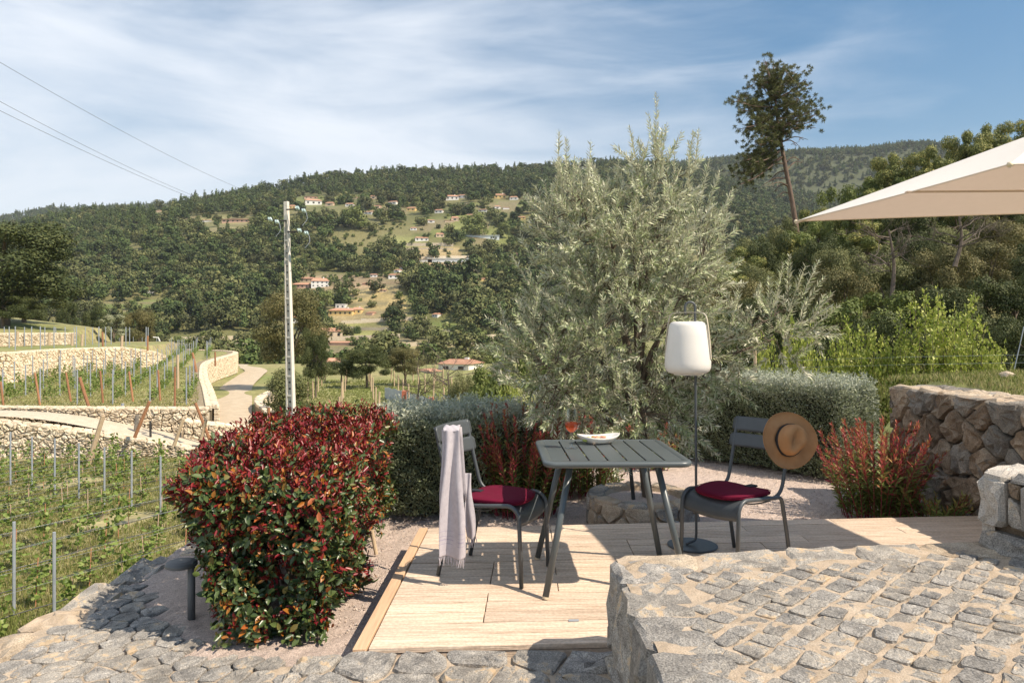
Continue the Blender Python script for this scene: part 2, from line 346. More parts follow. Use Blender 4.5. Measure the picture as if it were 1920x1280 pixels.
m_dish = mat('speckled_stoneware', [(.66, .62, .56), (.76, .72, .66)], scale=40, rough=.35, spec=.5, grit=(300, .1))
m_olivef = mat('green_olives', [(.22, .27, .05), (.36, .38, .10)], scale=60, rough=.3)
m_bite = mat('toasted_bites', [(.62, .34, .17), (.75, .30, .2), (.7, .5, .3)], scale=50, rough=.6)
m_bark = mat('grey_brown_bark', [(.10, .075, .055), (.2, .16, .12)], scale=9, stretch=(4, 4, 1), bump=.8, bscale=22, bdist=.02)
m_barkp = mat('pine_bark', [(.11, .075, .055), (.22, .15, .11)], scale=3, stretch=(3, 3, 1), bump=.8, bscale=10, bdist=.05)
m_deadw = mat('bleached_dead_wood', [(.09, .07, .055), (.17, .135, .11)], scale=5)
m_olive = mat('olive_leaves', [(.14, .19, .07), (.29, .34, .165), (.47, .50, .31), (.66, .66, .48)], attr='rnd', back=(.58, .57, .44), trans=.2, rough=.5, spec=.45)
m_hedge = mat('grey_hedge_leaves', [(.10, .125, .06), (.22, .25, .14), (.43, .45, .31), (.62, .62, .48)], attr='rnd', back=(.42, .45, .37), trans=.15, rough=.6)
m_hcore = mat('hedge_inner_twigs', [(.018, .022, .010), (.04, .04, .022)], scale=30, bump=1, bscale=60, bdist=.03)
m_photi = mat('photinia_leaves', [(.035, .06, .018), (.06, .095, .028), (.10, .135, .04), (.36, .13, .02), (.27, .035, .02), (.20, .014, .018), (.13, .008, .014)], attr='rnd', trans=.10, rough=.38, spec=.45, coat=.05)
m_redst = mat('red_stem_leaves', [(.11, .15, .03), (.20, .24, .06), (.34, .26, .08), (.42, .09, .06), (.30, .045, .07)], attr='rnd', trans=.25, rough=.5)
m_redw = mat('red_stems', [(.22, .03, .05), (.3, .05, .06)], rough=.6)
m_lgreen = mat('young_leaf_green', [(.16, .22, .03), (.28, .34, .055), (.42, .46, .10), (.56, .56, .18)], attr='rnd', trans=.3, rough=.5)
m_mgreen = mat('mid_green_leaves', [(.08, .11, .025), (.14, .175, .04), (.23, .26, .075)], attr='rnd', trans=.2, rough=.6)
m_dgreen = mat('dark_oak_leaves', [(.028, .042, .012), (.055, .072, .02), (.115, .125, .04)], attr='rnd', trans=.12, rough=.65)
m_oakgrey = mat('cork_oak_leaves', [(.06, .075, .024), (.135, .148, .052), (.27, .26, .11)], attr='rnd', trans=.15, rough=.65)
m_oakbr = mat('brownish_oak_leaves', [(.07, .075, .025), (.13, .125, .045), (.22, .185, .075)], attr='rnd', trans=.15, rough=.65)
m_acacia = mat('yellow_flowering_acacia', [(.06, .08, .02), (.11, .14, .035), (.20, .22, .06), (.55, .48, .15)], attr='rnd', trans=.18, rough=.6)
m_needle = mat('pine_needles', [(.06, .075, .024), (.12, .13, .045), (.22, .215, .08)], attr='rnd', trans=.1, rough=.6)
m_silver = mat('silver_olive_leaves', [(.18, .20, .10), (.30, .32, .19), (.44, .44, .30)], attr='rnd', trans=.2, rough=.6)
m_far1 = mat('far_wood_dark', [(.036, .060, .018), (.066, .095, .028), (.125, .15, .048)], attr='rnd', var=.42, rough=.8)
m_far2 = mat('far_wood_olive', [(.06, .074, .024), (.11, .122, .042), (.19, .185, .072)], attr='rnd', var=.42, rough=.8)
m_far3 = mat('far_wood_light', [(.10, .13, .035), (.155, .185, .052), (.22, .235, .085)], attr='rnd', var=.2, rough=.8)
m_grass = mat('grass_blades', [(.12, .16, .03), (.19, .22, .055), (.30, .29, .11), (.44, .36, .19)], attr='rnd', trans=.3, rough=.6)
m_vine = mat('vine_leaves', [(.12, .18, .035), (.2, .27, .06), (.3, .36, .11)], attr='rnd', trans=.35, rough=.5)
m_stake = mat('pale_cane', [(.46, .30, .2), (.56, .42, .32)], scale=8, rough=.8)
m_cane = mat('reddish_cane', [(.42, .17, .09), (.5, .24, .14)], scale=8, rough=.8)
m_zinc = mat('galvanised_steel', [(.30, .33, .37), (.40, .43, .47)], scale=8, rough=.5, metal=.3)
m_wpost = mat('orange_timber_post', [(.26, .12, .06), (.38, .19, .10)], scale=6, stretch=(4, 4, 1), var=.15, rough=.8)
m_ppost = mat('pale_timber_post', [(.42, .31, .20), (.54, .42, .28)], scale=6, stretch=(4, 4, 1), rough=.8)
m_wire = mat('dark_wire', [(.08, .08, .08), (.12, .12, .12)], rough=.5)
m_pipe = mat('black_drip_pipe', [(.05, .05, .055), (.08, .08, .085)], rough=.6)
m_cream = mat('cream_rubble', [(.50, .40, .28), (.62, .52, .38), (.72, .63, .49)], scale=3, bump=.6, bscale=14, var=.16, grit=(30, .15), bdist=.05)
m_creamd = mat('rubble_joint_earth', [(.20, .16, .10), (.32, .26, .17)], scale=4)
m_conc = mat('pale_concrete', [(.46, .39, .29), (.56, .48, .37)], scale=3, bump=.3, bscale=20, grit=(40, .1))
m_pole = mat('utility_pole_concrete', [(.66, .60, .52), (.76, .70, .62)], scale=4, bump=.2, bscale=30)
m_hole = mat('pole_recess', [(.36, .35, .31), (.42, .40, .36)], scale=4)
m_dark = mat('dark_opening', [(.03, .03, .03), (.05, .05, .05)], rough=.4)
m_insul = mat('aqua_glass_insulator', [(.30, .40, .38), (.42, .52, .50)], rough=.1, spec=.8)
m_road = mat('dirt_road_dust', [(.42, .34, .24), (.54, .45, .33)], scale=1.5, bump=.4, bscale=8, bdist=.05, patch=((.44, .35, .22), .7, .62))
m_roof = mat('terracotta_tiles', [(.38, .19, .12), (.50, .29, .19)], scale=1.2, var=.18, grit=(3, .15))
m_wallw = mat('white_render', [(.72, .69, .64), (.8, .78, .74)], scale=.8)
m_wallt = mat('tan_render', [(.55, .42, .29), (.62, .5, .36)], scale=.8)
m_wally = mat('yellow_render', [(.70, .50, .2), (.76, .56, .26)], scale=.8)
m_wallp = mat('pink_render', [(.58, .36, .26), (.66, .44, .33)], scale=.8)
m_ghouse = mat('greenhouse_sheeting', [(.62, .66, .66), (.74, .77, .77)], scale=1, rough=.4)
m_ggreen = mat('green_shed_cladding', [(.18, .34, .12), (.22, .4, .16)], scale=1)
m_sheet = mat('corrugated_grey_sheet', [(.42, .46, .49), (.52, .56, .58)], scale=2, rough=.45, stretch=(6, 6, 1))
m_brick = mat('red_brick', [(.42, .12, .07), (.5, .18, .1)], scale=8)
m_bollard = mat('bollard_paint', [(.10, .105, .11), (.13, .135, .14)], rough=.5)
# ---------------------------------------------------------------- terrain
S1 = ([-600, 0, 100, 200, 300, 400, 500, 560, 650, 750, 850, 950, 1060, 1150, 1250, 1350, 1450, 1600, 2600], [490, 433, 418, 403, 387, 370, 358, 347, 334, 326, 326, 324, 314, 307, 314, 334, 358, 386, 420])
S2 = ([-600, 0, 110, 250, 330, 500, 900, 1060, 1200, 1300, 1400, 1500, 1640, 1690, 1740, 1790, 2600], [420, 411, 396, 390, 387, 386, 348, 330, 318, 312, 300, 292, 288, 282, 282, 290, 290])
FT = ([0, .07, .14, .257, .343, .5, .714, 1.], [0, .02, .05, .17, .24, .47, .70, 1.])
def sst(a, b, x):
    t = np.clip((x-a)/(b-a), 0, 1); return t*t*(3-2*t)
def wob(X, Y, s, seed=0.):
    return (np.sin(X/s*1.3+seed)+np.sin(Y/s*1.1+seed*2.3+1)+np.sin((X+Y)/s*.7+seed*1.7)+np.sin((X-Y)/s*1.9+seed*.6)*.6)/3.6
def inpoly(X, Y, P):
    c = np.zeros(X.shape, bool); n = len(P)
    for i in range(n):
        (x1, y1), (x2, y2) = P[i], P[(i+1) % n]
        if y1 == y2: continue
        k = ((y1 > Y) != (y2 > Y)) & (X < (x2-x1)*(Y-y1)/(y2-y1)+x1); c ^= k
    return c
TA = [(-90, 33.2), (-14.7, 33.2), (-16.1, 37), (-18.3, 42), (-23.9, 54), (-30.3, 70), (-34.6, 90), (-39, 97), (-90, 100)]
TB = [(-90, 38), (-50, 41.2), (-33.9, 47.2), (-35.6, 57), (-32.9, 64.8), (-36.4, 76), (-43, 92), (-90, 100)]
TC = [(-90, 59.5), (-49, 63), (-47, 75), (-52, 92), (-90, 98)]
def H(X, Y):
    X = np.asarray(X, float); Y = np.asarray(Y, float); X, Y = np.broadcast_arrays(X, Y)
    Yc = np.maximum(Y, 60.); px = CX+F*X/Yc
    z = -3.9 - 5.0*sst(105, 170, Y)+.25*wob(X, Y, 9)*sst(30, 60, Y)
    R1 = np.interp(px, [0, 900, 1900], [720, 900, 1250]); zr = CZ+(HZ-np.interp(px, *S1))*R1/F
    t = (Y-205)/(R1-205); h1 = -9+(zr+9)*np.interp(t, *FT)-np.maximum(0, Y-R1)*.28
    h1 = h1+(4.5*wob(X, Y, 46, 2.)+2.2*wob(X, Y, 17, 5.))*sst(230, 420, Y)
    R2 = 1750.; z2 = CZ+(HZ-np.interp(px, *S2))*R2/F; h2 = z2-np.abs(Y-R2)*.24-4*(1-sst(900, 1200, Y))*50+6*wob(X, Y, 80, 1.)
    z = np.where(Y > 205, np.maximum(h1, h2), z)
    z = np.where((Y > 1900), np.maximum(z, 40.), z)
    # left terraces
    a = inpoly(X, Y, TA); z = np.where(a, -2.2+.012*(Y-33), z)
    b = inpoly(X, Y, TB); z = np.where(b, -.15, z)
    c = inpoly(X, Y, TC); z = np.where(c, .95+.115*np.maximum(0, -47-X), z)
    # right wooded slope
    hr = -2.6+.30*np.maximum(0, X-9)+.02*np.maximum(0, Y-20)
    k = sst(5, 12, X)*sst(9, 13, Y)*(1-sst(95, 200, Y)); z = z*(1-k)+np.maximum(z, hr)*k
    # garden plateau
    g = (1-sst(10.4, 12.6, Y))*sst(-3.1, -2.45, X); z = z*(1-g)+(-.32)*g
    xe = 3.95+.55*sst(6.5, 7.0, Y); g2 = (1-sst(9.0, 10.6, Y))*np.clip((X-xe)/.2, 0, 1); z = z*(1-g2)+(.80+.05*wob(X, Y, 1.2)+.03*np.maximum(0, X-4))*g2
    return z
def Hs(x, y): return float(H(np.array([x]), np.array([y]))[0])
def ground_at(px, py, d0=118., d1=1700.):
    D = np.geomspace(d0, d1, 900); X = (px-CX)*D/F; Z = CZ-(py-HZ)*D/F; h = H(X, D)
    k = np.where(h >= Z)[0]; k = k[0] if len(k) else len(D)-1
    return Vector((X[k], D[k], h[k]))
def axis(parts): return np.array(sorted(set(np.round(np.concatenate(parts), 3))))
gx_ = [45.]
while gx_[-1] < 3200: gx_.append(gx_[-1]*1.055)
gl_ = [-60.]
while gl_[-1] > -3200: gl_.append(gl_[-1]*1.055)
XS = axis([np.arange(-60, 45, .75), np.array(gx_), np.array(gl_), np.arange(-3.3, -2.2, .15), np.array([3.85, 3.9, 4.0, 4.1])])
gy_ = [112.]
while gy_[-1] < 4200: gy_.append(gy_[-1]*1.018)
YS = axis([np.arange(-60, 4, 4.), np.arange(4, 112, .6), np.array(gy_)])
GX, GY = np.meshgrid(XS, YS); GZ = H(GX, GY)
V = np.stack([GX.ravel(), GY.ravel(), GZ.ravel()], 1); nx = len(XS); ny = len(YS)
I = np.arange(nx*ny).reshape(ny, nx); Fc = np.stack([I[:-1, :-1], I[:-1, 1:], I[1:, 1:], I[1:, :-1]], -1).reshape(-1, 4)
me = mesh_np('ground', V, Fc, m_ground, smooth=True)
# clearings of the far hillside, where no wood grows (outlined where they lie on the slope)
CLEAR = [([(650, 545), (748, 536), (766, 580), (700, 592), (655, 588)], (.36, .28, .13)),
         ([(755, 462), (860, 464), (868, 484), (760, 484)], (.34, .26, .14)), ([(790, 486), (900, 484), (880, 516), (800, 514)], (.30, .22, .13)),
         ([(560, 512), (740, 514), (760, 534), (650, 544), (560, 540)], (.26, .19, .12)), ([(590, 585), (760, 584), (770, 604), (640, 610)], (.30, .24, .13)),
         ([(600, 640), (700, 630), (860, 640), (930, 668), (860, 690), (640, 690)], (.26, .23, .11)), ([(870, 380), (1000, 378), (1000, 400), (860, 396)], (.13, .15, .05)),
         ([(780, 408), (870, 404), (990, 452), (990, 470), (870, 452), (780, 440)], (.15, .17, .055)), ([(350, 405), (480, 405), (500, 425), (360, 420)], (.18, .17, .08)),
         ([(320, 632), (480, 632), (480, 662), (300, 662)], (.22, .22, .1)), ([(120, 572), (330, 560), (300, 600), (140, 600)], (.13, .17, .05)),
         ([(720, 440), (800, 444), (800, 462), (730, 462)], (.20, .21, .08)), ([(560, 395), (640, 395), (650, 412), (570, 410)], (.2, .2, .08)), ([(690, 385), (760, 390), (760, 404), (690, 402)], (.22, .2, .09)), ([(870, 492), (960, 488), (965, 505), (880, 512)], (.28, .23, .11)), ([(560, 555), (640, 556), (640, 575), (600, 580)], (.22, .2, .1)), ([(240, 395), (320, 392), (330, 402), (250, 405)], (.2, .19, .08)), ([(610, 610), (720, 606), (740, 626), (640, 632)], (.26, .26, .09)), ([(380, 425), (470, 428), (460, 440), (390, 438)], (.22, .2, .1)), ([(540, 365), (640, 370), (640, 392), (560, 392)], (.13, .15, .05)),
         ([(760, 600), (860, 605), (880, 630), (770, 630)], (.12, .16, .045)), ([(60, 560), (110, 570), (90, 590), (50, 585)], (.36, .26, .15))]
def pxy(X, Y, Z): return CX+F*X/Y, HZ+F*(CZ-Z)/Y
Yp = np.maximum(V[:, 1], 1.); PX, PY = CX+F*V[:, 0]/Yp, HZ+F*(CZ-V[:, 2])/Yp
rn = RNG.random(len(V))[:, None]; w1 = (wob(V[:, 0], V[:, 1], 3.1, 3.)*.5+.5)[:, None]; w2 = (wob(V[:, 0], V[:, 1], 23., 1.)*.5+.5)[:, None]
gc = np.array([.18, .21, .06])*(1-w1)+np.array([.30, .26, .12])*w1
farc = np.array([.11, .12, .04])*(1-w2)+np.array([.20, .18, .08])*w2
k = sst(100, 160, V[:, 1])[:, None]; dk = sst(600, 1000, V[:, 1])[:, None]; farc = farc*(1-dk)+np.array([.07, .08, .035])*dk; tint = gc*(1-k)+farc*k
left = ((V[:, 0] < -2) & (V[:, 1] < 31))[:, None]; tint = np.where(left, np.array([.18, .20, .06])*(1-w1)+np.array([.38, .31, .18])*w1, tint)
steep = (np.abs(np.gradient(GZ, axis=0)).ravel() > .45)[:, None] & (V[:, 1:2] < 112); tint = np.where(steep, np.array([.3, .24, .15]), tint)
for P_, c_ in CLEAR:
    kk = inpoly(PX, PY, P_) & (V[:, 1] > 112); nv = (.55+.9*(wob(V[kk, 0], V[kk, 1], 7., 3.)*.5+.5))[:, None]; bnd = (np.sin(V[kk, 2:3]*1.7+V[kk, 0:1]*.02) > .55); tint[kk] = np.where(bnd, np.array([.20, .17, .09]), (np.array(c_)*.95+np.array([.03, .025, .008]))*nv)
a = me.attributes.new('tint', 'FLOAT_COLOR', 'POINT'); a.data.foreach_set('color', np.concatenate([tint, np.ones((len(V), 1))], 1).astype(np.float32).ravel())
o = link('ground', me, kind='structure')
# dirt road
def ribbon(pts, w, m, name, lift=.05, thick=.0, kind='structure', n=8):
    P = smooth_path(pts, n); mb = MB(); rows = []
    for i, p in enumerate(P):
        d = (P[min(i+1, len(P)-1)]-P[max(i-1, 0)]); d.z = 0; d.normalize(); s = Vector((d.y, -d.x, 0)); ww = w(i/(len(P)-1)) if callable(w) else w
        rows.append([p+s*ww*q for q in (-.5, -.25, 0, .25, .5)])
    for r in rows:
        for q, v in enumerate(r): v.z += lift+(.03 if q in (1, 3) else (.06 if q == 2 else 0))
    return mb.grid(rows).build(name, m, kind=kind)
ribbon([(-11, 31.2, -3.9), (-14.2, 36, -3.86), (-16.6, 42, -3.85), (-20.2, 52, -3.85), (-25.2, 66, -3.85), (-29.8, 82, -3.85), (-33.5, 94, -3.9), (-41, 108, -3.9)], 2.7, m_road, 'dirt_road')
ribbon([(-40, 31.2, -2.2), (-30, 31.2, -2.2), (-21, 31.2, -2.3), (-16, 31.2, -3.1), (-12.5, 31.2, -3.75), (-10, 31.4, -3.85)], 1.9, m_conc, 'path', lift=.06)
# ---------------------------------------------------------------- garden floor
def flat(name, polyf, m, nx_, ny_, kind='structure', parent=None, smooth=False):
    rows = [[polyf(i/nx_, j/ny_) for i in range(nx_+1)] for j in range(ny_+1)]
    return MB().grid(rows).build(name, m, parent, kind=kind, smooth=smooth, world=parent is not None)
def lane_drop(x, y): return -.022 if (x < .46 and y < float(np.interp(x, *LT))-.04) else 0.
LT = ([-2.42, -2.30, -1.95, -1.50, -1.1, -.85, -.70, .46], [4.85, 4.50, 4.08, 3.55, 3.38, 3.28, 3.225, 3.235])
gv = flat('gravel', lambda u, v: Vector((-2.4+6.3*u, 2.0+8.6*v, lane_drop(-2.4+6.3*u, 2.0+8.6*v)-.165+.014*math.sin(9*u+4*v)+.010*math.sin(23*u*v+5*v)+.006*random.uniform(-1, 1))), m_gravel, 120, 150)
n_ = 26000; X_ = RNG.uniform(-2.2, 3.6, n_); Y_ = 3.0+6.0*RNG.random(n_)**1.4; _k = ~((X_ < .46) & (Y_ < np.interp(X_, *LT)-.03) & (RNG.random(n_) < .93)); X_ = X_[_k]; Y_ = Y_[_k]; n_ = len(X_)
P_ = np.stack([X_, Y_, np.full(n_, -.155)], 1); s_ = RNG.uniform(.003, .0075, n_)[:, None]
octv = np.array([[1, 0, 0], [0, 1, 0], [-1, 0, 0], [0, -1, 0], [0, 0, .8], [0, 0, -.8]]); of = np.array([[0, 1, 4], [1, 2, 4], [2, 3, 4], [3, 0, 4], [1, 0, 5], [2, 1, 5], [3, 2, 5], [0, 3, 5]])
ang = RNG.uniform(0, 6.28, n_); Vv = octv[None]*s_[:, None]*RNG.uniform(.7, 1.3, (n_, 6, 1)); ca, sa = np.cos(ang)[:, None], np.sin(ang)[:, None]
Vv = np.stack([Vv[..., 0]*ca-Vv[..., 1]*sa, Vv[..., 0]*sa+Vv[..., 1]*ca, Vv[..., 2]], -1)+P_[:, None]
po = link('gravel_stones', mesh_np('gravel_stones', Vv.reshape(-1, 3), (of[None]+6*np.arange(n_)[:, None, None]).reshape(-1, 3), m_pebble, rnd=np.repeat(RNG.random(n_), 8)), kind='stuff')
tag(po, 'loose pink and grey gravel chips strewn over the garden floor', 'gravel')
# cobbled lane lower left
LT = ([-2.42, -2.30, -1.95, -1.50, -1.1, -.85, -.70, .46], [4.85, 4.50, 4.08, 3.55, 3.38, 3.28, 3.225, 3.235])
def laneZ(x, y): return -.150+.120*float(sst(-1.7, -.6, x))
def lane_left(y): return -2.42-.33*(4.85-y)/3.6
def lanef(u, v):
    xt = -2.42+2.88*u; yt = float(np.interp(xt, *LT)); y = 1.2+(yt-1.2)*v; k = (1-u)**1.5
    x = xt*(1-k)+lane_left(y)*k if u < 1 else .46
    return Vector((x, y, laneZ(x, y)+.006*math.sin(31*x+7*y)))
flat('cobbled_lane', lanef, m_mortar, 70, 60)
lane = bpy.data.objects['cobbled_lane']
def in_lane(x, y): return lane_left(y)+.12 < x < .40 and y < float(np.interp(x, *LT))-.03
def map_lane(u, v, h):
    a = .62; x = -.9+(u-2.5)*math.cos(a)-(v-2.5)*math.sin(a); y = 3.0+(u-2.5)*math.sin(a)+(v-2.5)*math.cos(a)
    return (x, y, laneZ(x, y)+h+.004)
def lane_uv(u, v): return map_lane(u, v, 0)
P1 = [p for p in cells(5, 5, .150, .115, .30) if in_lane(*lane_uv(sum(a for a, b in p)/len(p), sum(b for a, b in p)/len(p))[:2])]
P1 = [p for p in P1 if lane_uv(p[0][0], p[0][1])[0] < -.95]
masonry(lane, map_lane, P1, [m_granite, m_granite2], gap=.005, depth=.03, bulge=.006, n=10, rough=.9, limit=200, name='cobble', key=lambda u, v: (lane_uv(u, v)[1]-3.4)**2)
P2 = [p for p in cells(1.5, 2.06, .26, .19, .34) if in_lane(-.98+sum(a for a, b in p)/len(p), 1.2+sum(b for a, b in p)/len(p))]
masonry(lane, lambda u, v, h: (-.98+u, 1.2+v, laneZ(-.98+u, 1.2+v)+h+.006), P2, [m_granite, m_granite2, m_granite], gap=.010, depth=.03, bulge=.016, n=12, rough=.9, limit=90, name='cobble', key=lambda u, v: -v)
# rim of boulders along the drop to the vineyard
rw = thing('retaining_wall', 'rough stone rim of the cobbled lane above the lower vineyard', 'retaining wall', (-2.6, 3.5, -.2))
y_ = 1.4
while y_ < 5.3:
    l = random.uniform(.26, .48); x = lane_left(y_)+.02 if y_ < 4.6 else -2.42+.12*(y_-4.6)*4
    p = [(x-.14, y_), (x+.13, y_+.02), (x+.14, y_+l*.95), (x-.12, y_+l)]
    V_, F_ = stone_verts(p, .004, .5, .04, 12, 1.0)
    me = mesh_np('rim_stone', [(a, b, -.17+h*.8) for a, b, h in V_], F_, random.choice([m_granw, m_granite, m_mortar])); link('rim_stone', me, rw, world=True); y_ += l
MB().prism([(-2.88, 1.2), (-2.62, 1.2), (-2.34, 5.3), (-2.52, 5.3)], -3.9, -.36).build('wall_body', m_wgrey, rw, world=True)
# ---------------------------------------------------------------- wooden deck
DK = [Vector((-.703, 3.25, 0)), Vector((-.656, 5.215, 0)), Vector((3.60, 5.575, 0)), Vector((3.60, 3.50, 0))]
def dkp(u, v): return (DK[0]*(1-u)+DK[3]*u)*(1-v)+(DK[1]*(1-u)+DK[2]*u)*v
deck = thing('wooden_deck', 'low deck of pale pine boards under the table and chairs', 'deck', (1.4, 4.3, -.15))
NR = 15
for j in range(NR):
    v0, v1 = j/NR+.0016, (j+1)/NR-.0016
    cuts = [0.012] + ([.128+.0005*j] if 2 <= j <= 8 and j not in (5,) else []) + sorted(random.sample([.22, .34, .47, .55, .63, .72, .81, .9], 2)) + [1.]
    for a, b in zip(cuts[:-1], cuts[1:]):
        a += .0006; b -= .0006; dz = random.uniform(-.0015, .0015); q = [dkp(a, v0), dkp(b, v0), dkp(b, v1), dkp(a, v1)]
        c = (q[0]+q[2])/2; bot = [p-c-Vector((0, 0, .028)) for p in q]; top = [p-c+Vector((0, 0, dz)) for p in q]
        o = MB().hexa(bot, top).build('board', m_plank, deck, bevel=.003, seg=2); o.location = c-deck.location
q = [dkp(-.0035, -.006), dkp(.0105, -.006), dkp(.0105, 1.0), dkp(-.0035, 1.0)]
MB().hexa([p-Vector((0, 0, .15)) for p in q], [p+Vector((0, 0, .004)) for p in q]).build('edge_board', m_rim, deck, world=True, bevel=.003)
fr = MB()
for v in (.004, .25, .5, .75, .985):
    q = [dkp(.012, v), dkp(.995, v), dkp(.995, v+.02), dkp(.012, v+.02)]; fr.hexa([p-Vector((0, 0, .15)) for p in q], [p-Vector((0, 0, .031)) for p in q])
fr.build('joist', m_plank, deck, world=True)
MB().box((.305, 3.56, .0025), (.05, .022, .003), rz=.04).build('metal_plate', m_zinc, deck, world=True)
# ---------------------------------------------------------------- raised stone terrace at the right front
PT = .44
plat = thing('stone_terrace', 'raised terrace of granite setts in sandy mortar in the right foreground', 'terrace', (1.6, 2.2, -.1))
PB = [(.45, .5), (3.7, .5), (3.7, 3.40), (1.9, 3.33), (.45, 3.13)]
MB().prism(PB, -.25, PT-.012).build('terrace_body', m_mortard, plat, world=True)
def pf(u, v):
    x = .452+3.2*u; yt = float(np.interp(x, [.45, 1.9, 3.7], [3.13, 3.33, 3.40])); y = .6+(yt-.6)*v
    return Vector((x, y, PT+.004*math.sin(13*x+9*y)+.004*math.sin(37*y)+random.uniform(-.0015, .0015)))
flat('mortar_bed', pf, m_mortar, 90, 80, kind=None, parent=plat)
def back_y(x): return float(np.interp(x, [.45, 1.9, 3.7], [3.13, 3.33, 3.40]))
def map_t(u, v, h):
    a = .80; x = 1.2+(u-3)*math.cos(a)-(v-3)*math.sin(a); y = 2.2+(u-3)*math.sin(a)+(v-3)*math.cos(a); return (x, y, PT+h+.003)
SP = []
vv = 0.
while vv < 6:
    hh = random.uniform(.072, .098); uu = random.uniform(0, .1)
    while uu < 6:
        ww = random.uniform(.070, .125); jt = lambda: random.uniform(-.012, .012)
        SP.append([(uu+.004+jt(), vv+.004+jt()), (uu+ww-.004+jt(), vv+.004+jt()), (uu+ww-.004+jt(), vv+hh-.002+jt()), (uu+.004+jt(), vv+hh-.002+jt())]); uu += ww
    vv += hh+.008
def kp(u, v):
    x, y, _ = map_t(u, v, 0); return .44+.21+.05*math.sin(y*5) < x < 3.4 and .9 < y < back_y(x)-.18-.02*math.sin(x*6)
masonry(plat, map_t, SP, [m_granite, m_granite2, m_granite], gap=.001, depth=.03, bulge=.0038, n=10, rough=.9, limit=300, name='sett', keep=kp, key=lambda u, v: (map_t(u, v, 0)[1]-2.5)**2+.6*(map_t(u, v, 0)[0]-1.3)**2)
def rimrow(mapf, L, w, ls, name, mats, bulge=.03, depth=.12, gap=.008):
    s = 0; P = []
    while s < L:
        l = random.uniform(*ls); P.append([(s, -.012+random.uniform(-.012, .012)), (s+l, -.012+random.uniform(-.01, .015)), (s+l, w+random.uniform(-.04, .04)), (s, w+random.uniform(-.04, .04))]); s += l
    masonry(plat, mapf, P, mats, gap=gap, depth=depth, bulge=bulge, n=14, rough=.9, name=name)
rimrow(lambda u, v, h: (.425+v, 3.11-u, PT+h-.008), 2.4, .25, (.2, .34), 'rim_stone', [m_granite, m_granw, m_granite2], bulge=.014, gap=.006)
rimrow(lambda u, v, h: (.45+u, back_y(.45+u)+.03-v, PT+h-.008), 3.0, .22, (.24, .42), 'rim_stone', [m_granw, m_granite, m_granw], bulge=.014, gap=.006)
FC = cells(2.5, .62, .36, .26, .36)
masonry(plat, lambda u, v, h: (.445-h, 3.13-u, -.18+v), FC, [m_granite, m_granw, m_wgrey], gap=.007, depth=.06, bulge=.03, n=14, rough=.8, name='face_stone')
FB = cells(3.2, .62, .4, .26, .36)
masonry(plat, lambda u, v, h: (.45+u, back_y(.45+u)+h-.01, -.18+v), FB, [m_granite, m_granw], gap=.012, depth=.05, bulge=.02, n=10, rough=.3, name='face_stone')
# parapet block standing on the terrace
pa = thing('parapet_wall', 'low end of a dressed granite wall standing on the right edge of the terrace', 'low wall', (2.4, 3.1, PT))
D1 = Vector((.40, -.917, 0)); N1 = Vector((-.917, -.40, 0)); O1 = Vector((2.16, 3.30, PT))
def mpar(u, v, h): return tuple(O1+D1*u+N1*h+Vector((0, 0, v)))
bl = [O1-N1*.03, O1+D1*1.7-N1*.03, O1+D1*1.7-N1*.5, O1-N1*.5-D1*.03]
MB().hexa([p+Vector((0, 0, -.02)) for p in bl], [p+Vector((0, 0, .325)) for p in bl]).build('wall_body', m_mortard, pa, world=True)
def S(poly, m, bulge=.02, mp_=mpar, n=14, depth=.06, name='stone', rough=.22): masonry(pa, mp_, [poly], [m], gap=.005, depth=depth, bulge=bulge, n=n, rough=rough*3, name=name)
S([(-.02, -.01), (.62, -.03), (.62, .07), (-.02, .095)], m_granite2, .035)
S([(-.01, .10), (.108, .105), (.104, .335), (-.01, .345)], m_paleblock, .035)
S([(.115, .12), (.19, .11), (.165, .235), (.105, .26)], m_granite, .012)
S([(.115, .26), (.16, .245), (.17, .32), (.105, .33)], m_wbrown, .01)
S([(.172, .10), (.30, .09), (.30, .335), (.165, .335)], m_granite2, .03)
for k in range(6):
    S([(.31+.2*k, .09), (.50+.2*k, .09), (.50+.2*k, .335), (.31+.2*k, .335)], random.choice([m_granite, m_granw]))
s_ = -.01
while s_ < 1.6:
    l = .118 if s_ < 0 else random.uniform(.18, .34)
    for w0, w1 in ((-.02, .24), (.25, .5)):
        masonry(pa, lambda u, v, h: tuple(O1+D1*u-N1*v+Vector((0, 0, .335+h))), [[(s_, w0), (s_+l, w0), (s_+l, w1), (s_, w1)]], [m_paleblock if s_ < 0 else random.choice([m_granite2, m_paleblock])], gap=.003, depth=.012, bulge=.022, n=12, rough=.9, name='cap_stone')
    s_ += l
E1 = -N1
masonry(pa, lambda u, v, h: tuple(O1+E1*u-D1*h+Vector((0, 0, v))), cells(.5, .33, .2, .15, .3), [m_paleblock, m_granite], gap=.008, depth=.05, bulge=.015, n=10)
